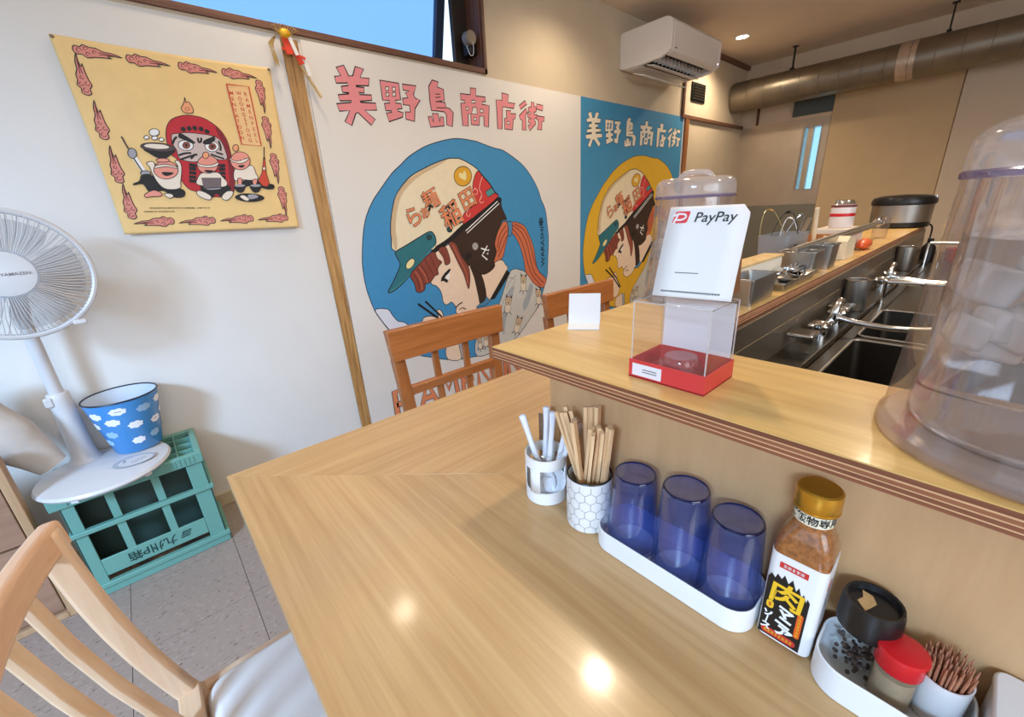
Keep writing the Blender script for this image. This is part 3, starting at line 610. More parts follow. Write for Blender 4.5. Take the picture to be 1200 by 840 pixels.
sa.bar((SR, yt, 2.27), (SR, yb2, 1.80), 0.05, 0.03, m_navy, (0, 1, 0)).bar((WX0 + .05, yt, 2.27), (WX0 + .05, yb2, 1.80), 0.05, 0.03, m_navy, (0, 1, 0)).bar((WX0 + .05, yb2, 1.80), (SR, yb2, 1.80), 0.03, 0.04, m_navy)
sa = sa.build('window_sash', w1, bevel=0.003)
MB().add([(WX0 + .05, yt, 2.28), (SR - .02, yt, 2.28), (SR - .02, yb2, 1.80), (WX0 + .05, yb2, 1.80)], [(0, 1, 2, 3)], m_film).build('pane', sa, smooth=False)
# window operator on the right jamb
m_taupe = mat('taupe_plastic', (128, 112, 94), 0.5, var=0.02)
op = thing('window_operator', 'grey round-knobbed window crank with cord at the right end of the high window', 'window crank', (WX1 - 0.012, 2.035, 1.955))
MB().bx(-0.05, 0, -0.025, 0.035, -0.045, 0.03, m_dark).build('housing', op, bevel=0.006)
MB().cyl((-0.05, -.005, 0.02), (-0.05, -0.048, 0.02), 0.032, m_taupe, 24).build('knob', op, bevel=0.004)
MB().tube(cat_rom([(-0.045, -0.05, 0.0), (-0.046, -0.05, -0.045), (-0.055, -0.05, -0.06), (-0.07, -0.05, -0.058), (-0.08, -0.04, -0.02)], False), 0.0015, m_wplas, 6).build('cord', op)

# slit window added on the right wall to give its bright streaks
w2 = MB(); w2.bx(SX - 0.004, SX + 0.1, SY0, SY0 + 0.012, SZ0, SZ1, m_steel).bx(SX - .004, SX + .1, SY1 - 0.012, SY1, SZ0, SZ1, m_steel).bx(SX, SX + .1, SY0, SY1, SZ0, SZ0 + .01, m_steel).bx(SX, SX + .1, SY0, SY1, SZ1 - .01, SZ1, m_steel).bx(SX + 0.01, SX + 0.05, 1.335, 1.378, SZ0, SZ1, m_steelw)
w2 = struct(w2.build('streak_slits'))
m_frost = clear('frosted_glass', (214, 240, 246), 0.05, 0.2, 0.1, (220, 240, 240))
MB().bx(SX + 0.03, SX + 0.034, SY0, 1.336, SZ0, SZ1, m_frost).build('pane', w2); MB().bx(SX + 0.03, SX + 0.034, 1.377, SY1, SZ0, SZ1, m_frost).build('pane', w2)
# wall panels on the right wall
m_greylow = mat('grey_green_panel', (128, 122, 108), 0.5, 0.2, var=0.04)
p = struct(MB().bx(SX - 0.012, SX - 0.0005, 0.405, 1.208, 0.02, ZC - 0.16, m_brownp).build('trim_1', bevel=0.002))
p = struct(MB().bx(SX - 0.03, SX - 0.0005, -2.5, 0.40, 0.02, ZC - 0.16, m_tanlt).build('trim_2', bevel=0.003))
st_ = MB(); st_.bx(SX - 0.006, SX - 0.0005, SY1 + 0.002, 1.975, 1.055, 1.80, m_steelw).bx(SX - 0.006, SX - 0.0005, 1.212, SY0 - 0.002, 1.055, 1.80, m_steelw).bx(SX - 0.006, SX - 0.0005, SY0 - .002, SY1 + .002, 1.055, SZ0, m_steelw).bx(SX - 0.006, SX - 0.0005, SY0 - .002, SY1 + .002, SZ1, 1.80, m_steelw)
tag(st_.build('steel_splash_sheet'), 'worn steel sheet on the far kitchen wall below the duct', 'wall panel')
struct(MB().bx(SX - 0.008, SX - 0.0005, 1.0, 1.975, 0.02, 1.05, m_greylow).build('trim_3'))
m_teal_d = mat('dark_opening_teal', (78, 86, 84), 0.5, var=0.05)  # box below the duct stands for a dark opening, its shade in the colour
struct(MB().bx(SX - 0.02, SX - 0.0005, 1.21, 1.52, 1.83, 1.98, m_teal_d).bx(SX - 0.015, SX - .0005, 1.818, 1.838, 1.81, 2.0, m_dkwood).build('trim_4'))
# trims on the mural wall
struct(MB().bx(3.795, 3.855, WYB - 0.022, WYB, 0, 1.795, m_trim).bx(3.775, 3.795, WYB - 0.008, WYB, 0, 1.795, m_wplas).build('trim_5', bevel=0.002))
struct(MB().bx(3.735, 5.0, WYB - 0.02, WYB, 1.797, 1.825, m_dkwoodx).bx(3.735, 3.765, WYB - 0.018, WYB, 1.825, 2.12, m_dkwood).build('trim_6', bevel=0.002))
struct(MB().bx(3.6, 5.0, WYB - 0.025, WYB, ZC - 0.035, ZC, m_dkwoodx).build('trim_7', bevel=0.002))
m_strip = wood('striped_pale_wood', (150, 104, 56), (206, 160, 98), 'Z', 0.55, fine=120, stretch=0.04)
struct(MB().prism([(0.635, 1.80), (0.661, 0.06), (0.707, 0.06), (0.696, 1.80)], 0, 0.012, m_strip, M=Matrix(((1, 0, 0, 0), (0, 0, -1, WYB), (0, 1, 0, 0), (0, 0, 0, 1)))).build('trim_8', bevel=0.002))
m_base = mat('cream_baseboard', (206, 188, 160), 0.6, var=0.03)
struct(MB().bx(-1.8, 3.79, WYB - 0.008, WYB, 0, 0.06, m_base).build('baseboard_back', bevel=0.002))

# ============================================================ CEILING THINGS
m_lens = mat('lamp_lens', (255, 236, 200), 0.3, var=0, emit=14.0)
def downlight(x, y, label, energy, spot=150, size=0.05):
    t = thing('recessed_downlight', label, 'ceiling light', (x, y, ZC), group='recessed ceiling downlights')
    MB().lathe([(0.042, -0.001), (0.046, -0.006), (0.058, -0.005), (0.059, 0.0)], m_wplas, 24).build('trim_ring', t)
    MB().lathe([(0.0, -0.0025), (0.043, -0.0025)], m_lens, 24).build('lens', t)
    l = bpy.data.lights.new('downlight_beam', 'SPOT'); l.energy = energy; l.color = (1.0, 0.83, 0.62); l.spot_size = math.radians(spot); l.spot_blend = 0.8; l.shadow_soft_size = size
    o = bpy.data.objects.new('downlight_beam', l); COL.objects.link(o); o.parent = t; o.location = (0, 0, -0.02)
downlight(4.07, 1.687, 'small glowing round downlight in the ceiling beside the air conditioner', 40)
downlight(2.11, 1.56, 'round downlight hidden above the frame over the pink lettering', 24)
downlight(0.616, 1.733, 'round downlight in the ceiling above the wooden joint strip', 12)
downlight(1.11, 0.793, 'round downlight in the ceiling above the dining table', 40)
downlight(2.9, 0.2, 'round downlight in the ceiling above the sinks', 80)
downlight(1.3, -0.9, 'unseen round downlight added for warm highlights on the near water jug', 30)  # unseen lamp, added to put warm highlights on the jug

# spiral duct
m_duct = mat('galvanised_duct', (150, 140, 124), 0.38, 0.85, var=0.14, scale=7)
dt = thing('exhaust_duct', 'large round galvanised duct hung along the far kitchen wall', 'duct', (4.73, 0, 2.045))
MB().cyl((0, 1.965, 0), (0, -1.2, 0), 0.127, m_duct, 40).build('pipe', dt)
ring = None
for k in range(20):
    y = 1.955 - k * 0.139
    pts = [(math.cos(2 * PI * i / 40) * 0.1275, 0, math.sin(2 * PI * i / 40) * 0.1275) for i in range(40)]
    if ring is None: ring = MB().tube(pts, 0.0032, m_duct, 6, closed=True).build('seam', dt, loc=(0, y, 0))
    else:
        r2 = ring.copy(); COL.objects.link(r2); r2.location = (0, y, 0)
m_tape = mat('shiny_foil_tape', (206, 184, 160), 0.35, 0.5, var=0.12, scale=40, bump=0.3)
MB().lathe([(0.1285, -0.05), (0.1295, -0.045), (0.1295, 0.045), (0.1285, 0.05)], m_tape, 40, M=Matrix.Rotation(PI / 2, 3, 'X')).build('foil_tape', dt, loc=(0, 0.72, 0))
for y in (1.50, 0.53):
    h = MB(); h.bx(-0.012, 0.012, y - 0.004, y + 0.004, 0.125, ZC - 2.045, m_dark).bx(-0.03, 0.03, y - 0.012, y + 0.012, 0.12, 0.14, m_dark).bx(-0.02, 0.02, y - 0.02, y + 0.02, ZC - 2.05, ZC - 2.045, m_dark)
    h.build('hanger', dt)

# vent
vt = thing('wall_vent', 'small dark square vent under the air conditioner corner', 'vent', (4.0, WYB, 2.01))
MB().bx(-0.12, 0.12, -0.012, 0, -0.07, 0.07, m_dark).build('frame', vt, bevel=0.003)
m_gv = mat('grey_vent_slat', (104, 96, 84), 0.5, 0.4, var=0.05)
for k in range(6): MB().box((0, -0.016, -0.05 + k * 0.02), (0.2, 0.012, 0.004), m_gv, Matrix.Rotation(0.5, 3, 'X')).build('slat', vt)

# air conditioner
m_ac = mat('ivory_plastic', (238, 230, 220), 0.35, var=0.01); m_slot = mat('dark_slot', (34, 32, 30), 0.6, var=0)
ac = thing('air_conditioner', 'white wall-mounted air conditioner with open flap high beside the ceiling light', 'air conditioner', (2.84, WYB, 2.0))
prof = [(0, 0.015), (0, 0.215), (-0.02, 0.222), (-0.33, 0.222), (-0.36, 0.212), (-0.378, 0.19), (-0.378, 0.06), (-0.372, 0.04), (-0.35, 0.026), (-0.33, 0.02)]
pr2 = prof + [(-0.315, 0.05), (-0.17, 0.062), (-0.155, 0.002), (-0.05, 0.0)]
Mx = Matrix(((0, 0, 1, 0), (1, 0, 0, 0), (0, 1, 0, 0), (0, 0, 0, 1)))
MB().prism(prof + [(-0.31, 0.012), (-0.17, 0.003), (-0.03, 0.006)], 0, 0.03, m_ac, Mx).prism(pr2, 0.03, 0.67, m_ac, Mx).prism(prof + [(-0.31, 0.012), (-0.17, 0.003), (-0.03, 0.006)], 0.67, 0.70, m_ac, Mx).build('body', ac, bevel=0.006, seg=3)
MB().prism([(-.3145, .046), (-.3145, .0495), (-.1705, .0610), (-.1690, .003), (-.1705, .003), (-.1725, .0560)], .0305, .6695, m_slot, Mx).build('air_outlet', ac)  # dark plate lining the recess, its shade put into the colour
fp = MB(); fp.box((0.35, -0.212, -0.002), (0.62, 0.060, 0.006), m_ac, Matrix.Rotation(0.22, 3, 'X')).build('flap', ac, bevel=0.002)
MB().box((0.33, -0.135, -0.040), (0.60, 0.085, 0.006), m_ac, Matrix.Rotation(0.30, 3, 'X')).build('flap', ac, bevel=0.002)
fin = None
for k in range(12):
    if fin is None: fin = MB().bx(-0.003, 0.003, -0.03, 0.02, -0.03, 0.018, m_ac).build('fin', ac)
    else: f2 = fin.copy(); COL.objects.link(f2); fin = f2
    fin.location = (0.08 + k * 0.05, -0.235, 0.042)
MB().ball((0.665, -0.376, 0.055), (0.006, 0.003, 0.004), mat('indicator_light', (220, 210, 255), 0.3, var=0, emit=3.0)).build('indicator', ac)
MB().bx(0.05, 0.075, -0.3795, -0.378, 0.05, 0.056, mat('grey_print', (120, 116, 112), 0.6, var=0)).build('badge', ac)
# ============================================================ PAINTED WALLS AND BANNER
PC = dict(DISC=(64, 142, 190), cloud=(222, 224, 232), hairO=(206, 112, 76), hairD=(112, 44, 36), hairR=(136, 66, 52), skin=(240, 212, 184), skinD=(214, 164, 132), shirt=(206, 204, 196), shirtD=(166, 172, 176),
          ink=(24, 22, 24), blueD=(78, 134, 170), brown=(56, 38, 28), cream=(234, 218, 184), creamD=(206, 178, 140), red=(204, 58, 56), teal2=(74, 150, 148), pale=(244, 200, 186), gold=(222, 164, 44), paleY=(238, 222, 160),
          teal=(42, 112, 122), tealD=(34, 74, 76), white=(240, 238, 234), grey=(168, 162, 156), dogD=(92, 72, 62), dogL=(228, 214, 190), dogT=(206, 180, 148), TF=(228, 140, 144), TB=(228, 222, 214), OR=(226, 136, 92),
          bred=(190, 34, 46), bredD=(134, 24, 36), bface=(206, 184, 176), bface2=(236, 158, 112), iris=(140, 74, 56), bdark=(84, 66, 66), bcream=(236, 222, 204), bgrey=(160, 158, 164), bskin=(232, 150, 132), bgreyD=(112, 98, 100), bred2=(206, 70, 48), bframe=(240, 196, 136), pink=(218, 138, 122), YEL=(226, 176, 44), BLU=(66, 142, 184), CRM=(240, 228, 204))
def paint(c): return mat('paint_' + c, PC[c], 0.6, var=0.03, scale=30)
OUTL = {'k1': 1.2, 'k2': 2.2, 'k3': 4.0, 'k4': 5.0, 'grey2': 0}
def draw(text, owner, tf, remap=None, only=None, step=1.6e-5, base=0.0004, wscale=1.0, names=None, maxe=None):
    """print the traced shapes of an artwork as thin layers of paint; one mesh per named part"""
    parts = {}; lay = 0
    for ln in text.strip().split('\n'):
        q = ln.split(' '); part, kd, col, ol = q[:4]
        if only and part not in only: continue
        pts = [tuple(int(v) for v in p.split(',')) for p in q[4:]]
        if remap and col in remap: col = remap[col]
        mb = parts.setdefault(part.split('_')[0] if False else part, MB()); lay += 1; d = base + lay * step
        fn = (lambda dd: (lambda x, y: tf(x, y, dd)))(d)
        if kd in 'lL':
            if kd == 'l' and len(pts) > 2: pts = cat_rom(pts, False, 3)
            mb.ribbon(pts, float(ol) * wscale, fn, paint(col))
        else:
            if kd == 's': pts = cat_rom(pts, True, 3)
            mb.flat(pts, fn, paint(col), maxe)
            w = OUTL.get(ol, 0)
            if w: mb.ribbon(pts, w * wscale, (lambda dd: (lambda x, y: tf(x, y, dd)))(d + step * 0.5), paint('ink'), True)
    for k, mb in parts.items(): mb.build((names or {}).get(k, 'painted_dog' if k.startswith('dog') else k), owner, smooth=False)
NM = dict(disc='painted_disc', ponytail='painted_ponytail', figure='painted_figure', helmet='painted_helmet_portrait', dogs='painted_dog_pattern', title='painted_lettering', b='printed_picture', bf='printed_frame')

YM = WYB - 0.006
ALLP = ('disc', 'ponytail', 'figure', 'helmet', 'dog0', 'dog1', 'dog2', 'dog3', 'dog4', 'dog5')
mu = thing('mural_panel', 'white wall mural of a girl in a helmet inside a blue disc, pink lettering above', 'mural', (0, YM, 0))
m_mw = mat('mural_white_ground', (227, 221, 213), 0.7, var=0.012, scale=4)
MB().bx(0.709, 2.418, 0, 0.0055, 0.062, 1.808, m_mw).build('ground_board', mu)
wall_tf = lambda x, y, d: (x / 1000.0, -d, y / 1000.0)
draw(MURAL, mu, wall_tf, names=NM, only=ALLP)
draw(MURAL, mu, wall_tf, names=NM, only=('title',))
tx = MB(); ty = MB()
lay = lambda d: (lambda x, y: (x, -d, y))
for ch, x, z, s, r in (('ら', 1.11, 1.128, .105, .42), ('ぁ', 1.174, 1.150, .07, .42), ('麺', 1.222, 1.208, .100, .42), ('稲', 1.34, 1.125, .135, .42), ('田', 1.455, 1.205, .115, .42)):
    tx.text(ch, s, lay(0.0034), paint('ink'), 0.032, x, z, r)
    ty.text(ch, s, lay(0.0036), paint('OR'), 0.012, x, z, r)
tx.build('painted_lettering_outline', mu, smooth=False); ty.build('painted_helmet_lettering', mu, smooth=False)
sg = MB(); sg.text('WARASHI', 0.046, lay(0.0034), paint('ink'), 0.0, 2.030, 0.905, PI / 2, 1.25)
for k in range(3): t = k * PI / 3; sg.ribbon([(2.02 - .022 * math.cos(t), 1.06 - .03 * math.sin(t)), (2.02 + .022 * math.cos(t), 1.06 + .03 * math.sin(t))], 0.005, lay(0.0034), paint('ink'))
sg.ribbon([(2.02 + .016 * math.cos(t), 1.06 + .02 * math.sin(t)) for t in [2 * PI * i / 12 for i in range(12)]], 0.004, lay(0.0034), paint('ink'), True); sg.build('painted_signature', mu, smooth=False)
# hand-painted block letters along the bottom
GL = dict(R=[[(0, 0), (0, 1), (.55, .98), (.62, .72), (.5, .52), (.05, .48)], [(.3, .48), (.66, 0)]], A=[[(0, 0), (.3, 1), (.64, 0)], [(.13, .36), (.5, .36)]], M=[[(0, 0), (.08, 1), (.36, .4), (.64, 1), (.74, 0)]], E=[[(.55, 1), (0, 1), (0, 0), (.55, 0)], [(0, .52), (.45, .52)]], N=[[(0, 0), (0, 1), (.58, 0), (.6, 1)]], I=[[(.1, 0), (.1, 1)]], D=[[(0, 0), (0, 1), (.45, .9), (.6, .5), (.45, .08), (0, 0)]])
rl = MB(); x = 0.862
for ch, wd_ in zip('RAMEN INADA', (.150, .130, .165, .120, .155, .05, .05, .15, .14, .15, .14)):
    if ch in GL:
        for w, c, d in ((0.036, 'ink', .0020), (0.029, 'OR', .0021)):
            for q, stq in enumerate(GL[ch]): rl.ribbon([(x + a * 0.165, 0.10 + b * 0.152 - (x - .86) * 0.012) for a, b in stq], w, lay(d + q * 2e-5), paint(c))
    x += wd_
rl.build('painted_shop_name', mu, smooth=False)

mb2 = thing('mural_panel', 'blue wall mural with cream lettering and the helmeted girl on a yellow disc', 'mural', (0, YM, 0))
MB().bx(2.421, 3.774, 0, 0.0055, 0.062, 1.808, paint('BLU')).build('ground_board', mb2)
tf2 = lambda x, y, d: ((1.0336 * x - 0.0089 * y + 1627.5) / 1000.0, -d, (0.1096 * x + 0.9615 * y - 119.0) / 1000.0)
draw(MURAL, mb2, tf2, dict(DISC='YEL'), ALLP, names=NM)
tf3 = lambda x, y, d: ((1.012 * x + 1648) / 1000.0, -d, (0.97 * y + 38) / 1000.0)
draw(MURAL, mb2, tf3, dict(TF='CRM', TB='BLU'), ('title',), names=NM)
tx = MB(); ty = MB()
for ch, x, z, s, r in (('ら', 1.11, 1.128, .105, .5), ('ぁ', 1.174, 1.150, .07, .5), ('麺', 1.228, 1.20, .100, .5), ('稲', 1.33, 1.135, .135, .5), ('田', 1.455, 1.205, .115, .5)):
    X, _, Z = tf2(x * 1000, z * 1000, 0)
    tx.text(ch, s, lay(0.0034), paint('ink'), 0.032, X, Z, r); ty.text(ch, s, lay(0.0036), paint('OR'), 0.012, X, Z, r)
tx.build('painted_lettering_outline', mb2, smooth=False); ty.build('painted_helmet_lettering', mb2, smooth=False)

# banner cloth: corners measured on the wall, slight drape and ripples
m_cloth = mat('yellow_cotton', (238, 202, 138), 0.85, var=0.03, scale=20)
BCN = ((-0.010, 1.694), (0.578, 1.694), (0.558, 1.119), (0.004, 1.130))   # TL TR BR BL
def sag(x, z):
    u = (x + 0.01) / 0.588; v = (1.694 - z) / 0.575
    return 0.004 + 0.008 * v + 0.003 * (1 + math.sin(3.0 * u + 5 * v)) * v + 0.003 * (1 + math.sin(19 * u - 8 * v)) * math.exp(-((1 - u) * 5)) + 0.002 * math.exp(-u * 7) * (1 + math.sin(14 * (u + v))) + 0.001 * (1 + math.sin(9 * u * v + 4 * u))
def clothp(u, v):
    (ax, az), (bx_, bz), (cx, cz), (dx, dz) = BCN
    x = (ax * (1 - u) + bx_ * u) * (1 - v) + (dx * (1 - u) + cx * u) * v; z = (az * (1 - u) + bz * u) * (1 - v) + (dz * (1 - u) + cz * u) * v
    x += 0.004 * math.sin(PI * v) * (1 if u < .5 else -1) * abs(2 * u - 1); z -= 0.005 * math.sin(PI * u) * (1 - v)
    return (x, WYB - sag(x, z), z)
bn = thing('cloth_banner', 'yellow cloth banner printed with a red daruma doll and small ramen cooks', 'banner', (0, 0, 0))
MB().grid(clothp, 64, 64, m_cloth).build('cloth', bn, solid=0.0008)
cl_tf = lambda x, y, d: (x / 1000.0, WYB - sag(x / 1000.0, y / 1000.0) - 0.0006 - d, y / 1000.0)
draw(BANNER, bn, cl_tf, names=NM, only=('bf',), step=1e-5, base=0.0006, maxe=12)
draw(BANNER, bn, cl_tf, names=NM, only=('b',), step=3e-5, base=0.0007, maxe=12)
fc = MB()
for k, (x, z, a) in enumerate([(84, 1661, 0), (205, 1657, 0), (339, 1657, 0), (465, 1657, 0), (32, 1593, 90), (38, 1470, 90), (39, 1342, 90), (40, 1229, 90), (527, 1596, -90), (520, 1474, -90), (519, 1346, -90), (521, 1225, -90), (96, 1165, 180), (219, 1161, 180), (345, 1161, 180), (471, 1158, 180)]):
    c, s = math.cos(math.radians(a)), math.sin(math.radians(a)); fl_ = -1 if a == 180 else 1
    T = lambda L: [(x + u * c - v * s * fl_, z + u * s + v * c * fl_) for u, v in L]
    body = cat_rom(T([(-52, 0), (-46, 12), (-34, 10), (-26, 17), (-12, 12), (2, 12), (18, 5), (36, 4), (60, -4), (40, -3), (24, -6), (34, -10), (12, -11), (-8, -13), (-24, -17), (-34, -9), (-46, -10)]), True, 2)
    fa = lambda p, q: cl_tf(p, q, 0.0008); fb = lambda p, q: cl_tf(p, q, 0.0009)
    fc.flat(body, fa, paint('pink'), 14); fc.ribbon(body, 2.6, fb, paint('ink'), True)
    for u, v, r in ((-38, 1, 6), (-22, 7, 5), (-20, -7, 5), (-4, 1, 4)): fc.ribbon(T([(u + r * math.cos(t), v + r * math.sin(t)) for t in [i * .9 for i in range(6)]]), 2, fb, paint('hairD'))
    for v in (-4, 2): fc.ribbon(T([(6, v), (24, v * .4 - 1), (44, -2)]), 2.2, fb, paint('hairD'))
fc.build('printed_flame_clouds', bn, smooth=False)
bt = MB(); f3 = lambda p, q: cl_tf(p * 1000, q * 1000, 0.0012)
for (x0, z0, x1, z1, word) in ((.427, 1.593, .428, 1.447, 'MENYATOON'), (.4505, 1.595, .452, 1.440, 'WOONGSTONG'), (.4725, 1.595, .474, 1.440, 'RAMENFEEL')):
    for i, ch in enumerate(word): t = i / (len(word) - 1); bt.text(ch, 0.0165, f3, paint('bred2'), 0.012, x0 + (x1 - x0) * t, z0 + (z1 - z0) * t, 0, 1.0)
bt.build('printed_lettering', bn, smooth=False); bt = MB()
bt.text('WOONGSTONG MENYATOON X RAMENFEEL - LASER POP UP', 0.0062, f3, paint('ink'), 0.02, 0.178, 1.2075, -0.03, 1.0)
bt.build('printed_credit_line', bn, smooth=False); bt = MB(); bt.text('CREATED BY WOONGSTONG.', 0.0062, f3, paint('ink'), 0.02, 0.116, 1.198, -0.03, 1.0)
bt.build('printed_credit_line', bn, smooth=False)
pn = MB()
for x, z in ((-.004, 1.688), (.572, 1.688)): pn.ball((x, WYB - 0.009, z), (0.005, 0.004, 0.005), m_taupe, 10, 6)
pn.build('push_pins', bn)

# lucky rake charm on the joint strip
m_straw = mat('dry_straw', (186, 152, 92), 0.8, var=0.1, scale=60); m_gold = mat('gold_foil', (236, 180, 40), 0.4, 0.3, var=0.08, scale=60); m_red = mat('red_paper', (222, 62, 34), 0.6, var=0.05); m_wpap = mat('white_paper', (238, 232, 226), 0.7, var=0.02)
m_bamb = wood('pale_bamboo', (196, 160, 104), (222, 190, 136), 'Z', 0.5)
rk = thing('lucky_rake_charm', 'small bamboo rake charm with straw, gold ball and red paper tied atop the joint strip', 'charm', (0.645, WYB - 0.02, 1.77))
R0 = (-0.005, 0, 0.03); R1 = (0.10, -0.008, -0.16)
MB().bar(R0, R1, 0.008, 0.008, m_bamb, (0, 1, 0)).build('handle', rk, bevel=0.001)
fr = MB()
for k in range(11):
    a = -0.9 + k * 0.18; fr.tube(cat_rom([(0, -0.004, 0.0), (0.02 * math.sin(a), -0.014, 0.03), (0.055 * math.sin(a), -0.012 - 0.004 * (k % 2), 0.03 + 0.035 * math.cos(a)), (0.062 * math.sin(a), -0.03, 0.028 + 0.03 * math.cos(a))], False, 3), 0.0016, m_straw, 5)
fr.build('rake_prongs', rk)
sw = MB()
for k in range(9): sw.tube([(-0.03, -0.012, 0.03), (-0.045 - 0.002 * k, -0.012, 0.0), (-0.05 + 0.004 * (k % 4), -0.01, -0.05 - 0.003 * k)], 0.0014, m_straw, 5)
sw.build('straw_tassel', rk)
MB().ball((0.0, -0.022, 0.035), (0.021, 0.013, 0.016), m_gold).build('gold_ball', rk)
MB().bar((-0.002, -0.02, 0.03), (0.005, -0.022, -0.03), 0.026, 0.003, m_red, (0, 1, 0)).bar((0.018, -0.018, 0.0), (0.045, -0.016, -0.055), 0.02, 0.003, m_red, (0, 1, 0)).bar((-0.02, -0.018, -0.012), (0.06, -0.018, -0.035), 0.008, 0.003, m_red, (0, 1, 0)).build('red_paper_strip', rk)
MB().bar((0.012, -0.026, 0.025), (0.03, -0.026, -0.03), 0.014, 0.002, m_wpap, (0, 1, 0)).bar((0.055, -0.014, -0.03), (0.068, -0.014, -0.09), 0.016, 0.002, m_wpap, (0, 1, 0)).build('white_paper_strip', rk)
# ============================================================ COUNTER, TABLE, CHAIRS
m_oakx = wood('light_oak_across', (186, 145, 94), (203, 164, 112), 'X', 0.34, 0.25, fine=70, stretch=0.03, contrast=0.8)
m_oaky = wood('light_oak_along', (186, 145, 94), (203, 164, 112), 'Y', 0.34, 0.25, fine=70, stretch=0.03, contrast=0.8)
m_oakshelf = wood('pale_ply_face', (204, 160, 92), (224, 184, 114), 'Y', 0.36, 0.2, fine=45, stretch=0.08, contrast=0.8)
m_birch = wood('pale_birch_panel', (190, 146, 100), (203, 158, 112), 'Z', 0.5, 0.0, fine=22, stretch=0.15)
m_plyd = wood('dark_ply_edge', (112, 62, 38), (146, 86, 54), 'Y', 0.6, fine=80, stretch=0.05); m_plym = wood('mid_ply_edge', (136, 80, 50), (166, 106, 68), 'Y', 0.6, fine=80, stretch=0.05); m_plyl = wood('light_ply_edge', (206, 156, 108), (224, 178, 130), 'Y', 0.6, fine=80, stretch=0.05)
m_edge = wood('oak_edge_band', (176, 124, 70), (196, 144, 86), 'X', 0.5)

tb = thing('corner_table', 'light oak L-shaped dining table with a mitred corner joint', 'table', (0, 0, 0.70))
g_ = 0.0003
MB().prism([(0.0255, -0.95), (0.4535, -0.95), (0.4535, 0.432 - g_), (0.0255, 0.860 - g_)], -0.03, 0, m_oaky).build('tabletop', tb, bevel=0.0007)
MB().prism([(0.0255 + g_, 0.860), (0.4535, 0.432 + g_), (2.25, 0.432), (2.25, 0.808)], -0.03, 0, m_oakx).build('tabletop', tb, bevel=0.0007)
for x, y in ((0.26, 0.62), (1.9, 0.70), (0.3, -0.8)): MB().bx(x - .02, x + .02, y - .02, y + .02, -0.70, -0.03, m_oaky).build('leg', tb, bevel=0.003)
MB().bx(0.2, 2.0, 0.50, 0.53, -0.09, -0.03, m_oakx).bx(0.30, 0.33, -0.8, 0.5, -0.09, -0.03, m_oaky).build('apron', tb)

ct = thing('serving_counter', 'L-shaped plywood service counter with a striped ply edge and pale front panel', 'counter', (0, 0, 0))
def Lp(e=0.0): return [(0.385 - e, -0.95), (0.385 - e, 0.49 + e), (3.42 + e, 0.49 + e), (3.42 + e, 0.277 - e), (0.574 + e, 0.277 - e), (0.574 + e, -0.95)]
sh = MB(); z = 0.92
for h, m, e in ((0.0031, m_plyd, 0), (0.0013, m_plyl, -0.0003), (0.0034, m_plyd, 0), (0.0012, m_plyl, -0.0003), (0.0034, m_plym, 0), (0.0016, m_plyl, -.0002), (0.0046, m_plyd, 0)):
    sh.prism(Lp(e), z, z + h, m); z += h
sh.build('ply_edge', ct, sharp=20)
MB().prism(Lp(), z, 0.94, m_oakshelf).build('shelf_top', ct, sharp=20)
MB().bx(0.4545, 0.474, -0.95, 0.433, 0.0, 0.9195, m_birch).bx(0.474, 3.40, 0.414, 0.433, 0.0, 0.9195, m_birch).build('front_panel', ct, bevel=0.001)
MB().bx(0.548, 0.572, -0.95, 0.277, 0.0, 0.9195, m_steel).build('back_panel', ct)

# kitchen sink bench, on the kitchen side of the counter
m_sink = mat('sink_steel', (84, 76, 64), 0.3, 0.95, var=0.05, scale=9); m_sinkd = mat('sink_basin_steel', (70, 62, 52), 0.32, 0.9, var=0.06)  # steel darkened to carry its reflection of the dark room
m_bsp = mat('brown_reflection_steel', (138, 122, 102), 0.38, 0.85, var=0.06, scale=9)  # brown of the reflections put into the base colour
kb = thing('sink_bench', 'stainless steel kitchen bench with two deep dark sinks behind the counter', 'sink', (0, 0, 0))
MB().bx(0.576, 3.40, 0.268, 0.277, 0.812, 0.9195, m_bsp).bx(0.576, 3.40, 0.2655, 0.268, 0.812, 0.876, m_bsp).build('backsplash', kb, bevel=0.001)
top = MB()
top.bx(0.576, 3.40, 0.203, 0.268, 0.775, 0.812, m_sink).bx(0.576, 3.40, 0.175, 0.203, 0.775, 0.80, m_sink)
top.bx(0.576, 0.72, -0.32, 0.175, 0.775, 0.80, m_sink).bx(1.256, 1.292, -0.32, 0.175, 0.775, 0.80, m_sink).bx(1.636, 3.40, -0.32, 0.175, 0.775, 0.80, m_sink).bx(0.72, 1.636, -0.38, -0.30, 0.775, 0.80, m_sink)
top.build('bench_top', kb, bevel=0.003)
for x0, x1 in ((0.72, 1.256), (1.292, 1.636)):
    b = MB(); b.prism(rrect(x0 + .02, x1 - .02, -0.28, 0.155, 0.03), 0.50, 0.502, m_sinkd)
    o1 = rrect(x0, x1, -0.30, 0.175, 0.02); o2 = rrect(x0 + .02, x1 - .02, -0.28, 0.155, 0.03); n = len(o1)
    b.add([(p[0], p[1], 0.802) for p in o1] + [(p[0], p[1], 0.50) for p in o2], [(i, (i + 1) % n, n + (i + 1) % n, n + i) for i in range(n)], m_sinkd)
    b.tube([(p[0], p[1], 0.802) for p in o1], 0.003, m_steel, 6, closed=True)
    b.build('basin', kb)
MB().bx(0.58, 3.40, -0.36, 0.26, 0.0, 0.49, m_sink).build('cabinet', kb)

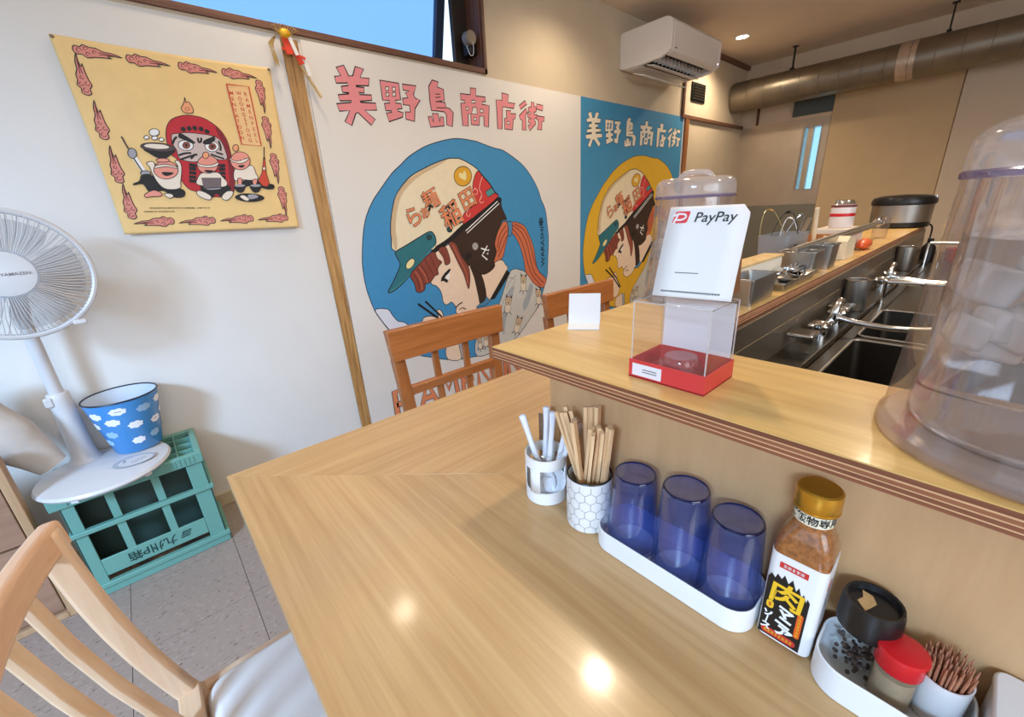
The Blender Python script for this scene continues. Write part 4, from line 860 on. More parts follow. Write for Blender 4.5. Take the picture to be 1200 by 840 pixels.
m_ash = wood('pale_ash', (218, 178, 140), (234, 200, 166), 'Z', 0.42, 0.15, fine=40, stretch=0.06)
m_ashy = wood('pale_ash_along', (216, 174, 134), (232, 196, 160), 'Y', 0.42, 0.15, fine=40, stretch=0.06)
m_seat = mat('white_vinyl', (232, 230, 228), 0.4, var=0.02, scale=6)
# near chair: faces +X, its back toward the room
nc = thing('dining_chair', 'pale wooden slat-back chair with a white seat tucked under the near table edge', 'chair', (0, 0, 0))
def backx(z): return -0.105 - 0.065 * ((z - 0.42) / 0.38) - 0.012 * math.sin(PI * max(0, (z - .42) / .38))
Y0, Y1 = 0.300, 0.700
for y in (Y1, Y0):
    s = MB(); pts = [(-0.095, 0.0), (-0.09, 0.25), (-0.10, 0.40)] + [(backx(z), z) for z in (0.46, 0.55, 0.64, 0.72, 0.765, 0.797)]
    P = cat_rom([(x, z) for x, z in pts], False, 3)
    vs = []; fs = []
    for i, (x, z) in enumerate(P):
        w = 0.0115 if z > 0.44 else 0.0165; t = 0.014 if z > 0.44 else 0.019
        for a, b in ((-1, -1), (1, -1), (1, 1), (-1, 1)): vs.append((x + a * t, y + b * w, z))
    for i in range(len(P) - 1):
        for k in range(4): fs.append((i * 4 + k, i * 4 + (k + 1) % 4, i * 4 + 4 + (k + 1) % 4, i * 4 + 4 + k))
    fs += [(3, 2, 1, 0), tuple(len(vs) - 4 + k for k in range(4))]
    s.add(vs, fs, m_ash).build('back_post', nc, bevel=0.005)
def crx(y): return -0.03 * (1 - ((y - 0.5) / 0.2) ** 2) * 0.9
cr = MB(); N = 16; vs = []; fs = []
for i in range(N + 1):
    y = Y0 - 0.018 + (Y1 - Y0 + 0.036) * i / N; c = crx(y)
    for dx, zz in ((-0.011, 0.762), (0.009, 0.762), (0.006, 0.803), (-0.014, 0.803)): vs.append((-0.165 + c + dx, y, zz + 0.004 * (1 - ((y - 0.5) / 0.2) ** 2)))
for i in range(N):
    for k in range(4): fs.append((i * 4 + k, i * 4 + (k + 1) % 4, i * 4 + 4 + (k + 1) % 4, i * 4 + 4 + k))
fs += [(0, 1, 2, 3), tuple(len(vs) - 1 - k for k in range(4))]
cr.add(vs, fs, m_ashy).build('crest_rail', nc, bevel=0.006, seg=3)
for y in (0.622, 0.561, 0.500, 0.439, 0.378):
    s = MB(); vs = []; fs = []; zs = [0.452, 0.52, 0.60, 0.68, 0.768]
    for z in zs:
        x = backx(z) + crx(y) * (z - .45) / .3
        for a, b in ((-0.0055, -0.012), (0.0055, -0.012), (0.0055, 0.012), (-0.0055, 0.012)): vs.append((x + a, y + b, z))
    for i in range(len(zs) - 1):
        for k in range(4): fs.append((i * 4 + k, i * 4 + (k + 1) % 4, i * 4 + 4 + (k + 1) % 4, i * 4 + 4 + k))
    s.add(vs, fs, m_ash).build('slat', nc, bevel=0.003)
MB().bx(-0.125, -0.095, Y0, Y1, 0.425, 0.455, m_ashy).build('lower_back_rail', nc, bevel=0.003)
MB().bx(-0.10, 0.30, 0.282, 0.305, 0.375, 0.434, m_ash).bx(-0.10, 0.30, 0.695, 0.718, 0.375, 0.434, m_ash).bx(0.28, 0.30, 0.30, 0.70, 0.375, 0.43, m_ashy).bx(-.10, -.08, .30, .70, .375, .425, m_ashy).build('seat_frame', nc, bevel=0.006, seg=3)
for y in (0.302, 0.698): MB().prism([(0.262, y - .018), (0.298, y - .018), (0.298, y + .018), (0.262, y + .018)], 0.0, 0.375, m_ash).build('leg', nc, bevel=0.004)
cu = MB(); cu.prism(rrect(-0.093, 0.285, 0.302, 0.697, 0.03), 0.41, 0.438, m_seat, top=None); cu.prism(rrect(-0.093, 0.285, 0.302, 0.697, 0.03), 0.438, 0.456, m_seat, top=rrect(-0.078, 0.27, 0.317, 0.682, 0.03)); cu.build('seat', nc, bevel=0.006, seg=3, sharp=60)

m_cherry = wood('orange_stained_wood', (160, 94, 44), (184, 114, 60), 'X', 0.4, 0.2, fine=40, stretch=0.06)
m_cherryz = wood('orange_stained_wood_up', (156, 92, 44), (180, 112, 60), 'Z', 0.4, 0.2, fine=40, stretch=0.06)
def far_chair(name, label, x, y, rz):
    t = thing(name, label, 'chair', (x, y, 0), rz, 'orange-stained chairs along the mural wall')
    def by(z): return 0.20 + 0.035 * (z - 0.42) / 0.38
    MB().prism([(-.232, .198), (.232, .198), (.232, .226), (-.232, .226)], 0.697, 0.80, m_cherry, top=[(-.240, .208), (.240, .208), (.240, .236), (-.240, .236)]).build('crest_rail', t, bevel=0.004)
    for s in (-1, 1):
        MB().bar((s * .192, by(0.42) + .012, 0.0), (s * .192, by(0.42), 0.42), 0.042, 0.034, m_cherryz, (0, 1, 0)).bar((s * .192, by(.42), 0.42), (s * .205, by(.70) + .006, 0.70), 0.042, 0.026, m_cherryz, (0, 1, 0)).build('back_post', t, bevel=0.003)
        MB().bx(s * .185 - .019, s * .185 + .019, -.205, -.167, 0.0, 0.41, m_cherryz).build('leg', t, bevel=0.003)
        MB().bar((s * .062, by(0.45) + .004, 0.44), (s * .066, by(.70) + .004, 0.70), 0.024, 0.014, m_cherryz, (0, 1, 0)).build('slat', t, bevel=0.002)
    MB().bx(-.18, .18, by(.57) - .012, by(.57) + .012, 0.565, 0.597, m_cherry).build('cross_rail', t, bevel=0.003)
    MB().bx(-.20, .20, -.20, -.17, 0.36, 0.41, m_cherry).bx(-.20, -.17, -.19, .20, 0.36, 0.41, m_cherry).bx(.17, .20, -.19, .20, 0.36, 0.41, m_cherry).bx(-.18, .18, .18, .205, 0.36, 0.43, m_cherry).build('seat_frame', t, bevel=0.003)
    MB().prism(rrect(-.21, .21, -.21, .18, .03), 0.41, 0.452, m_seat).build('seat', t, bevel=0.012, seg=3)
    return t
far_chair('dining_chair', 'orange-brown wooden chair with a wide top rail in front of the white mural', 0.772, 1.0, 0.0)
far_chair('dining_chair', 'orange-brown wooden chair half hidden behind the small white card stand', 1.478, 0.985, 0.0)
# ============================================================ LEFT CORNER: CRATE, FAN, BUCKET
m_green = mat('green_crate_plastic', (106, 158, 146), 0.42, var=0.03, scale=12); m_greend = mat('dark_green_print', (24, 58, 56), 0.6, var=0)
m_cin = mat('crate_shade_green', (44, 66, 60), 0.5, var=0.05)  # shade inside the crate, put into a dark green
XC, YC, W, D_, H = -0.365, 1.722, 0.365, 0.235, 0.392
cr = thing('bottle_crate', 'upside-down green plastic bottle crate on the floor carrying the fan', 'crate', (XC, YC, 0))
def lat(mb, fx):   # a side lattice; fx(u, z0, z1, d) maps along-side coordinates to a box
    pass
MB().bx(-0.02, W + 0.005, -0.008, 0.012, 0.352, H, m_green).bx(-0.02, W + .005, D_ - .012, D_ + .008, 0.352, H, m_green).bx(-0.02, 0.0, 0.01, D_ - .01, 0.352, H, m_green).bx(W - .015, W + .005, .01, D_ - .01, 0.352, H, m_green).build('top_rim', cr, bevel=0.003)
rb = MB()
for k in range(26): rb.bx(0.02 + k * 0.0128, 0.024 + k * 0.0128, -0.0105, -0.008, 0.36, 0.385, m_green)
tag(rb.build('rim_ribs', cr), kind='stuff')
for x0, x1 in ((0.0, 0.033), (W - 0.050, W)):
    MB().bx(x0, x1, 0.0, 0.006, 0.03, 0.353, m_green).bx(x0 if x0 < .1 else x1 - .006, x0 + .006 if x0 < .1 else x1, 0.0, 0.045, 0.03, 0.353, m_green).build('corner_post', cr, bevel=0.002)
    MB().bx(x0, x1, D_ - .006, D_, 0.03, 0.353, m_green).build('corner_post', cr, bevel=0.002)
for x in (0.113, 0.229):
    for za, zb in ((0.258, 0.353), (0.122, 0.242)): MB().bx(x - .011, x + .011, 0.0, 0.006, za, zb, m_green).build('upright', cr, bevel=0.001)
    MB().bx(x - .011, x + .011, D_ - .006, D_, 0.03, 0.353, m_green).build('upright', cr)
MB().bx(-0.006, W + 0.008, -0.010, 0.010, 0.240, 0.256, m_green).bx(W - .006, W + .008, .01, D_, .240, .256, m_green).bx(-.006, .008, .01, D_, .240, .256, m_green).build('middle_flange', cr, bevel=0.002)
band = MB().bx(0.033, W - 0.050, -0.001, 0.006, 0.066, 0.130, m_green).build('lettered_band', cr, bevel=0.002)
bt = MB(); ft = lambda x, y: (x, -0.0016, y)
bt.text('九州P箱', 0.038, ft, m_greend, 0.015, 0.160, 0.100, PI, 1.0)
bt.build('printed_lettering', band, smooth=False); bt = MB()
bt.prism([(0.236, 0.088), (0.262, 0.088), (0.272, 0.112), (0.246, 0.112)], 0.0012, 0.0016, m_greend, Matrix(((1, 0, 0, 0), (0, 0, -1, 0), (0, 1, 0, 0), (0, 0, 0, 1))))
for k in range(3): bt.ribbon([(0.240 + k * .004, 0.094 + .006 * k), (0.264 + k * .003, 0.094 + .006 * k)], 0.002, lambda x, y: (x, -0.0018, y), m_green)
bt.build('printed_emblem', band, smooth=False)
MB().bx(-0.008, W + 0.010, -0.010, 0.010, 0.028, 0.045, m_green).bx(-0.004, W + 0.006, -0.004, 0.012, 0.0, 0.028, m_green).bx(W - .006, W + .01, .01, D_, 0, 0.045, m_green).bx(-.008, .008, .01, D_, 0, 0.045, m_green).bx(-.004, W + .004, D_ - .006, D_, 0, 0.045, m_green).build('bottom_rim', cr, bevel=0.002)
for s in (0, 1):
    x = 0.003 if s == 0 else W - 0.003
    for y in (0.09, 0.16): MB().bx(x - .003, x + .003, y - .011, y + .011, 0.045, 0.352, m_green).build('upright', cr)
gr = MB()
for k in range(1, 6): gr.bx(k * W / 6 - .002, k * W / 6 + .002, .012, D_ - .012, 0.345, 0.388, m_green)
for k in range(1, 4): gr.bx(0.0, W - .012, k * D_ / 4 - .002, k * D_ / 4 + .002, 0.345, 0.388, m_green)
gr.build('bottle_grid', cr)
MB().bx(.012, W - .012, .10, .104, .05, .345, m_cin).bx(.012, W - .012, D_ - .012, D_ - .008, .05, .345, m_cin).bx(.01, .014, .02, D_ - .012, .05, .345, m_cin).bx(W - .014, W - .01, .02, D_ - .012, .05, .345, m_cin).build('shade_liner', cr)  # dark liner added so the crate openings look shaded

m_fan = mat('white_fan_plastic', (204, 202, 202), 0.35, var=0.01, scale=6); m_fgrey = mat('grey_panel_print', (164, 172, 182), 0.5, var=0.02)
fan = thing('pedestal_fan', 'white pedestal fan with round grille standing on the green crate', 'fan', (-0.242, 1.79, 0.393))
MB().lathe([(0.0, 0.004), (0.150, 0.004), (0.166, 0.006), (0.170, 0.013), (0.165, 0.021), (0.12, 0.028), (0.0, 0.031)], m_fan, 48).build('base', fan)
for a in (-2.0, -0.9, 0.6, 2.2): MB().box((0.155 * math.cos(a), 0.155 * math.sin(a), 0.003), (0.022, 0.018, 0.006), m_fan, rotz(a)).build('foot', fan)
pnl = MB(); e1 = [(0.075 + .055 * math.cos(t), -0.045 + .04 * math.sin(t)) for t in [2 * PI * i / 28 for i in range(28)]]
zf = lambda x, y: 0.0318 - 0.03 * max(0, math.hypot(x, y) - .05) ** 1.0 * .75
pnl.flat(e1, lambda x, y: (x, y, zf(x, y) + .0006), m_fgrey); e2 = [(0.079 + .045 * math.cos(t), -0.050 + .031 * math.sin(t)) for t in [2 * PI * i / 28 for i in range(28)]]
pnl.flat(e2, lambda x, y: (x, y, zf(x, y) + .0009), m_fan)
for x, y, r in ((.05, -.045, .004), (.075, -.058, .007), (.09, -.05, .007), (.10, -.045, .005)): pnl.ribbon([(x + r * math.cos(t), y + r * math.sin(t)) for t in [2 * PI * i / 10 for i in range(10)]], .0013, lambda x, y: (x, y, zf(x, y) + .0012), mat('print_grey', (120, 126, 134), .6, var=0), True)
pnl.flat([(.048, -.038), (.054, -.038), (.054, -.032), (.048, -.032)], lambda x, y: (x, y, zf(x, y) + .0012), m_black)
pnl.build('control_panel', fan)
PX, PY = -0.048, 0.105
MB().lathe([(0.045, 0.028), (0.034, 0.045), (0.030, 0.10), (0.028, 0.25), (0.027, 0.268), (0.024, 0.272), (0.0, 0.272)], m_fan, 24, c=(PX, PY, 0)).build('lower_pole', fan)
MB().box((PX - .022, PY - 0.02, 0.25), (0.02, 0.016, 0.03), m_fan).build('height_lock', fan, bevel=0.003)
MB().cyl((PX, PY, 0.27), (PX, PY, 0.52), 0.0175, m_fan, 20).build('upper_pole', fan)
HC = Vector((-0.02, -0.03, 0.652)); HM = Matrix.Rotation(math.radians(4), 3, 'Z') @ Matrix.Rotation(math.radians(-6), 3, 'X')
def hp(x, y, z): return HC + HM @ Vector((x, y, z))          # head space: -y is forward
RG = 0.168
MB().cyl(hp(0, 0.03, 0), hp(0, 0.15, 0), 0.052, m_fan, 28, 0.040).ball(hp(0, 0.15, 0), (0.040, 0.03, 0.040), m_fan).bar(hp(0, 0.11, -0.03), (PX, PY, 0.515), 0.035, 0.035, m_fan, (0, 1, 0)).build('motor_housing', fan, bevel=0.004)
MB().tube([hp(RG * math.cos(t), -0.012, RG * math.sin(t)) for t in [2 * PI * i / 64 for i in range(64)]], 0.0075, m_fan, 8, closed=True).build('grille_rim', fan)
sp = MB(); bk = MB()
for i in range(96):
    t = 2 * PI * i / 96; t2 = t + 0.10; c, s = math.cos(t), math.sin(t); c2, s2 = math.cos(t2), math.sin(t2)
    sp.tube([hp(0.058 * c, -0.040, 0.058 * s), hp(0.115 * math.cos(t + .05), -0.036, 0.115 * math.sin(t + .05)), hp(0.155 * c2, -0.024, 0.155 * s2), hp(0.166 * c2, -0.014, 0.166 * s2)], 0.0011, m_fan, 4, cap=False)
    if i % 2 == 0: bk.tube([hp(0.05 * c, 0.045, 0.05 * s), hp(0.13 * c, 0.035, 0.13 * s), hp(0.166 * c, -0.010, 0.166 * s)], 0.0011, m_fan, 4, cap=False)
tag(sp.build('front_grille_wires', fan), kind='stuff'); tag(bk.build('rear_grille_wires', fan), kind='stuff')
HR = HM @ Matrix.Rotation(PI / 2, 3, 'X')
MB().lathe([(0.0, 0.047), (0.045, 0.0455), (0.058, 0.043), (0.061, 0.038), (0.058, 0.035)], m_fan, 40, c=HC, M=HR).build('hub_cap', fan)
MB().tube([hp(.061 * math.cos(t), -.0405, .061 * math.sin(t)) for t in [2 * PI * i / 40 for i in range(40)]], .0013, m_fgrey, 6, closed=True).build('hub_ring', fan)
lb = MB(); lb.text('YAMAZEN', 0.011, lambda x, y: hp(x + .02, -0.0478, y - .002), mat('grey_print', (120, 116, 112), 0.6, var=0), 0.01, 0, 0, 0, 1.1); lb.build('hub_lettering', fan, smooth=False)
m_blade = clear('clear_smoke_blade', (222, 222, 224), 0.10, 0.1, 0.14, (200, 200, 204))
for k in range(5):
    a0 = 2 * PI * k / 5; bl = MB()
    def bf(u, v, a0=a0):
        r = 0.045 + 0.105 * u; a = a0 + (v - .5) * (0.95 + .2 * math.sin(PI * u)); return hp(r * math.cos(a), 0.012 - 0.022 * (v - .5), r * math.sin(a))
    bl.grid(bf, 6, 6, m_blade).build('blade', fan)
MB().lathe([(0.046, -0.01), (0.044, 0.02), (0.0, 0.024)], m_fan, 24, c=HC, M=HR).build('blade_hub', fan)
MB().box(hp(0.10, -0.012, -0.150), (0.03, 0.016, 0.014), m_fan, HM).build('grille_clip', fan, bevel=0.003)

m_bluee = mat('sky_blue_enamel', (70, 142, 206), 0.25, var=0.02); m_pale = mat('pale_bucket_inside', (196, 204, 214), 0.35, var=0.02); m_navyrim = mat('navy_rim', (24, 28, 48), 0.4, var=0)
bu = thing('bucket', 'sky blue bucket patterned with white clouds standing on the fan base', 'bucket', (-0.150, 1.872, 0.4235))
R0b, R1b, Hb = 0.066, 0.100, 0.195
MB().lathe([(0.0, 0.0), (R0b - .003, 0.0), (R0b, 0.003), (R1b, Hb)], m_bluee, 40).build('body', bu)
MB().lathe([(0.0, 0.004), (R0b - .004, 0.005), (R1b - .003, Hb)], m_pale, 40).build('inside', bu)
MB().tube([((R1b - .001) * math.cos(t), (R1b - .001) * math.sin(t), Hb) for t in [2 * PI * i / 44 for i in range(44)]], 0.0028, m_navyrim, 7, closed=True).build('rim', bu)
m_cl = mat('white_cloud_print', (238, 240, 244), 0.35, var=0); m_clb = mat('pale_blue_cloud_print', (150, 190, 226), 0.35, var=0)
def bw(a, z, d): r = R0b + (R1b - R0b) * z / Hb + d; return (r * math.cos(a), r * math.sin(a), z)
for k, (a, z, m) in enumerate([(-2.45, .155, 0), (-1.72, .165, 0), (-1.0, .155, 1), (-.35, .165, 0), (-2.75, .115, 0), (-2.0, .128, 0), (-1.38, .105, 0), (-.62, .098, 0), (-.1, .12, 0), (-2.25, .082, 1), (-1.45, .045, 0), (-.78, .05, 1), (-2.6, .05, 1), (.4, .15, 0), (.2, .06, 0), (2.9, .16, 0), (2.7, .09, 0)]):
    cp = MB(); ol = []
    for i in range(48):
        t = 2 * PI * i / 48; q = .86 + .22 * abs(math.sin(3.5 * t + .4)); ol.append((a + .23 * q * math.cos(t), z + .0125 * q * math.sin(t)))
    cp.flat([(x * .08, y) for x, y in ol], lambda x, y: bw(x / .08, y, .0008), m_clb if m else m_cl, .006)
    if k in (1, 7): cp.ribbon([(a - .09, z), (a + .09, z)], .0022, lambda x, y: bw(x, y, .0012), mat('grey_print', (120, 116, 112), .6, var=0))
    cp.build('printed_cloud', bu)


m_bag = mat('grey_quilted_cloth', (196, 186, 176), 0.9, var=0.06, scale=25, bump=0.4)
bg_ = MB(); A = Vector((-0.350, 1.815, 0.462)); B = Vector((-0.475, 1.815, 0.70)); ax = (B - A).normalized(); su = Vector((0, 1, 0)); sv = ax.cross(su)
N = 22; n = 18; vs = []; fs = []
for i in range(N + 1):
    t = i / N; wv = 0.070 * (min(1, .55 + t * 1.1)) * (1 if t < .9 else 1 - (t - .9) * 3); wu = 0.046 * (min(1, .5 + 1.4 * t)) * (1 if t < .9 else 1 - (t - .9) * 4)
    for k in range(n):
        a = 2 * PI * k / n; rr = 1 + .02 * math.sin(5 * a + 7 * t) + .015 * math.sin(23 * t + a)
        vs.append(A + ax * (t * (B - A).length * 1.25) + su * (wu * math.cos(a) * rr) + sv * (wv * math.sin(a) * rr))
for i in range(N):
    for k in range(n): fs.append((i * n + k, i * n + (k + 1) % n, (i + 1) * n + (k + 1) % n, (i + 1) * n + k))
fs += [tuple(range(n))[::-1], tuple(range(N * n, N * n + n))]
bg_.add(vs, fs, m_bag); o = bg_.build('rolled_cushion', None, sharp=70)
tag(o, 'grey padded cloth roll leaning behind the fan pole at the left edge', 'cushion')

m_cab = wood('brown_board', (146, 110, 88), (164, 128, 104), 'X', 0.55, fine=30, stretch=0.1); m_cabe = wood('tan_edge_strip', (176, 140, 104), (192, 156, 120), 'Z', 0.55)
cb = thing('low_partition', 'brown wooden low partition board at the left edge beside the crate', 'partition', (-0.418, 1.705, 0))
MB().bx(-0.9, -0.020, 0.0, 0.03, 0.02, 0.575, m_cab).build('board', cb)
MB().bx(-0.9, -0.022, -0.012, -0.0002, 0.035, 0.29, m_cab).build('facing_panel', cb, bevel=0.002); MB().bx(-0.9, -0.022, -0.012, -0.0002, 0.297, 0.565, m_cab).build('facing_panel', cb, bevel=0.002)
MB().bx(-0.0199, 0.0, -0.012, 0.03, 0.0, 0.575, m_cabe).bx(-0.9, -.02, -0.012, .03, 0.0, 0.0195, m_cabe).build('edge_strip', cb, bevel=0.002)
# ============================================================ ON THE TABLE
ZT = 0.70
m_whitem = mat('white_painted_metal', (236, 233, 229), 0.4, var=0.01); m_clear = clear('clear_glass', (250, 251, 250), 0.07, 0.03); m_spoon = mat('white_melamine', (232, 230, 234), 0.25, var=0.01)
# spoon holder: glass jar inside a white cage with a window
sh_ = thing('spoon_holder', 'white metal holder with a glass jar full of white spoons beside the counter panel', 'utensil holder', (0.407, 0.400, ZT), 0.35)
RH = 0.033; HH = 0.080
MB().lathe([(0.0, 0.001), (RH, 0.001), (RH, 0.022), (RH - .002, 0.022), (RH - .002, 0.003), (0, 0.003)], m_whitem, 40).build('base_band', sh_)
MB().lathe([(RH - .002, 0.062), (RH, 0.062), (RH, HH), (RH - .002, HH), (RH - .002, 0.062)], m_whitem, 40).build('top_band', sh_)
for a in (-3.3, -1.35, 0.2, 1.7):
    po = MB(); pts = [((RH - .001) * math.cos(a + q), (RH - .001) * math.sin(a + q)) for q in (-.28, -.14, 0, .14, .28)]
    po.add([(x, y, z) for z in (0.02, 0.064) for x, y in pts], [(i, i + 1, i + 6, i + 5) for i in range(4)], m_whitem); po.build('cage_post', sh_, solid=0.002)
MB().lathe([(0.0, 0.0045), (RH - .004, 0.0045), (RH - .003, 0.075), (RH - .0045, 0.083), (RH - .003, 0.088)], m_clear, 36).tube([((RH - .0035) * math.cos(t), (RH - .0035) * math.sin(t), 0.087) for t in [2 * PI * i / 36 for i in range(36)]], 0.0016, m_clear, 6, closed=True).build('glass_jar', sh_)
def spoon_mesh():
    m = MB(); R = Matrix.Identity(3)
    def f(u, v):      # bowl at the bottom, local z up the handle
        a = 2 * PI * v; r = math.sin(PI / 2 * u); return (0.0185 * r * math.cos(a), -0.008 * (1 - r * r) ** 1.0 + 0.004, 0.024 + 0.024 * r * math.sin(a))
    m.grid(f, 6, 20, m_spoon)
    m.tube(cat_rom([(0, 0.004, 0.046), (0, 0.006, 0.065), (0, 0.005, 0.10), (0, 0.004, 0.128), (0, 0.004, 0.136)], False, 3), [0.005, .005, .0045, .004, .004, .0038, .0038, .004, .0045, .005, .0055, .005, .003], m_spoon, 8)
    return m
SPM = None
def facing(d, f):
    y = Vector(f); y = (y - d * y.dot(d)).normalized(); x = y.cross(d); return Matrix((x, y, d)).transposed().to_quaternion()
def spoon(foot, tip, face, label):
    global SPM
    foot = Vector(foot); d = (Vector(tip) - foot).normalized()
    if SPM is None:
        o = spoon_mesh().build('spoon', None, solid=0.0015, sharp=60); SPM = o
    else:
        o = SPM.copy(); COL.objects.link(o)
    o.rotation_mode = 'QUATERNION'; o.rotation_quaternion = facing(d, face)
    o.location = foot; tag(o, label, 'spoon', 'white spoons in the glass jar')
spoon((0.4085, 0.392, 0.7085), (0.395, 0.440, 0.846), (-1, -.3, 0), 'white spoon with its handle leaning far out to the left of the jar')
spoon((0.397, 0.394, 0.709), (0.428, 0.403, 0.846), (-.5, -1, .1), 'white spoon whose bowl fills the window of the jar holder')
spoon((0.412, 0.409, 0.709), (0.430, 0.418, 0.842), (-1, -1, 0), 'white spoon standing near the corner edge of the counter panel')
spoon((0.404, 0.386, 0.709), (0.438, 0.376, 0.846), (-1, -.6, 0), 'white spoon leaning toward the counter panel, leftmost of the three there')
spoon((0.412, 0.395, 0.709), (0.440, 0.364, 0.842), (-1, -.8, 0), 'white spoon leaning toward the counter panel, middle of the three there')
spoon((0.407, 0.404, 0.710), (0.440, 0.354, 0.836), (-1, -1, 0), 'white spoon leaning toward the counter panel, rightmost of the three there')
m_orn = mat('brown_print_plastic', (120, 96, 76), 0.5, var=0.2, scale=300)
o = MB().bar((0.436, 0.436, 0.7), (0.437, 0.437, 0.82), 0.010, 0.004, m_orn, (1, 0, 0)).build('seasoning_stick', None)
tag(o, 'thin brown printed packet standing at the corner of the counter panel', 'packet')

# chopstick cup with hexagon tiles
m_cer = mat('white_glazed_ceramic', (232, 228, 224), 0.25, var=0.01, coat=0.3); m_line = mat('grey_hexagon_line', (128, 124, 122), 0.5, var=0)
cc = thing('chopstick_cup', 'white ceramic cup with a grey hexagon pattern holding bare wooden chopsticks', 'cup', (0.406, 0.313, ZT))
RC, HC_ = 0.0325, 0.084
MB().lathe([(0.0, 0.0), (RC - .003, 0.0), (RC, 0.003), (RC, HC_ - .002)], m_cer, 48).lathe([(0.0, 0.004), (RC - .003, 0.005), (RC - .003, HC_ - .002)], m_cer, 48).build('body', cc)
MB().lathe([(RC - .003, HC_ - .002), (RC - .002, HC_), (RC - .0005, HC_), (RC + .0003, HC_ - .0015)], m_black, 48).build('dark_rim', cc)
hx = MB(); ns = 13; p = 2 * PI * RC / ns; s_ = p / math.sqrt(3)
cw = lambda u, v: ((RC + .0003) * math.cos(u / RC), (RC + .0003) * math.sin(u / RC), v)
for row in range(6):
    for i in range(ns):
        cx = i * p + (row % 2) * p / 2; cz = 0.006 + row * 1.5 * s_
        P = [(cx + s_ * math.cos(math.radians(90 + 60 * k)), cz + s_ * math.sin(math.radians(90 + 60 * k))) for k in range(6)]
        for a, b in ((0, 1), (1, 2), (2, 3)):
            q0, q1 = P[a], P[b]
            if 0.0005 <= min(q0[1], q1[1]) and max(q0[1], q1[1]) <= HC_ - 0.004: hx.ribbon([q0, ((q0[0] + q1[0]) / 2, (q0[1] + q1[1]) / 2), q1], 0.0007, cw, m_line)
hx.build('hexagon_lines', cc)
m_cs = wood('bare_chopstick_wood', (216, 172, 122), (238, 202, 156), 'Z', 0.6, fine=220, stretch=0.05)
CSM = None
def chop(fx, fy, tx, ty, L=0.165, spin=0.0, lab=''):
    """one pair of disposable chopsticks still joined: split by a groove"""
    global CSM
    F = Vector((0.406 + fx, 0.313 + fy, ZT + 0.0055)); d = Vector((tx - fx, ty - fy, 0.16)).normalized()
    if CSM is None:
        m = MB()
        for s in (-1, 1): m.prism([(s * .0026 - .0019, -.0019), (s * .0026 + .0019, -.0019), (s * .0026 + .0019, .0019), (s * .0026 - .0019, .0019)], 0, 0.166, m_cs, top=[(s * .0028 - .0024, -.0026), (s * .0028 + .0024, -.0026), (s * .0028 + .0024, .0026), (s * .0028 - .0024, .0026)])
        m.bx(-.001, .001, -.0016, .0016, 0.06, 0.164, m_cs); o = m.build('chopstick_pair', None); CSM = o
    else: o = CSM.copy(); COL.objects.link(o)
    o.rotation_mode = 'QUATERNION'; o.rotation_quaternion = d.to_track_quat('Z', 'Y') @ Matrix.Rotation(spin, 3, 'Z').to_quaternion(); o.location = F
    o.scale = (1, 1, L / 0.166)
    tag(o, 'pair of bare wooden disposable chopsticks standing in the hexagon cup', 'chopsticks', 'chopsticks in the hexagon cup')
for k in (
    (-.004, -.012, .000, .062, .170, .2), (-.002, -.008, .002, .055, .166, .5), (.000, -.014, .000, .048, .168, 1.0), (.004, -.010, .004, .050, .166, .3), (.008, -.012, .010, .046, .166, .9), (.006, -.004, .012, .054, .170, .6),
    (-.010, -.004, -.012, .020, .158, .2), (-.008, .002, -.004, .026, .156, .8), (.012, .004, .020, .012, .170, .4), (.016, .000, .022, .004, .172, 1.2), (.010, .010, .018, .020, .168, .1),
    (.004, .006, .008, -.010, .152, .6), (.000, .012, .000, -.004, .150, .2), (.008, -.002, .004, -.018, .148, 1.1), (-.004, .004, -.006, -.012, .146, .7), (.012, -.010, .016, -.022, .152, .3), (.004, -.016, .010, -.026, .154, .9)): chop(*k)

def tray(name, label, x0, x1, y0, y1, h, r):
    t = thing(name, label, 'tray', (x0, y0, ZT)); w, d = x1 - x0, y1 - y0
    o = rrect(0, w, 0, d, r, 8); n = len(o); i_ = rrect(.002, w - .002, .002, d - .002, r - .002, 8)
    vs = [(x, y, 0.0005) for x, y in o] + [(x, y, h) for x, y in o] + [(x, y, h) for x, y in i_] + [(x, y, 0.003) for x, y in i_]
    fs = [tuple(range(n))[::-1]]
    for q in range(3):
        for k in range(n): fs.append((q * n + k, q * n + (k + 1) % n, (q + 1) * n + (k + 1) % n, (q + 1) * n + k))
    fs.append(tuple(range(3 * n, 4 * n)))
    MB().add(vs, fs, m_wplas).build('body', t, bevel=0.0008, sharp=50); return t
tray('tray', 'long white plastic tray holding three upturned blue tumblers', 0.372, 0.449, 0.083, 0.283, 0.030, 0.026)
m_blue = clear('blue_acrylic', (220, 225, 245), 0.13, 0.05, 0.07, (90, 128, 216)); m_bluerim = clear('deep_blue_acrylic', (36, 44, 130), 0.14, 0.06, 0.3, (24, 30, 100))
def tumbler(x, y, h, lab, inner):
    t = thing('blue_tumbler', lab, 'tumbler', (x, y, ZT + 0.0035)); r0, r1 = 0.0335, 0.0255
    MB().lathe([(r0 - .0025, 0.0), (r0, 0.0008), (r1 + .001, h - .004), (r1 - .0015, h)], m_blue, 40).build('wall', t)
    MB().lathe([(r1 - .0015, h), (r1 - .006, h - .0025), (0.0, h - .0035)], m_blue, 40).build('bottom_disc', t)
    MB().tube([((r1 - .0008) * math.cos(a), (r1 - .0008) * math.sin(a), h - .001) for a in [2 * PI * i / 40 for i in range(40)]], 0.0013, m_bluerim, 7, closed=True).build('base_edge', t)
    MB().lathe([(r0 - .005, 0.0015), (r0 - .004, 0.0015), (r1 + .0005, h * inner), (0.0, h * inner - .002)], m_blue, 36).build('inner_wall', t)
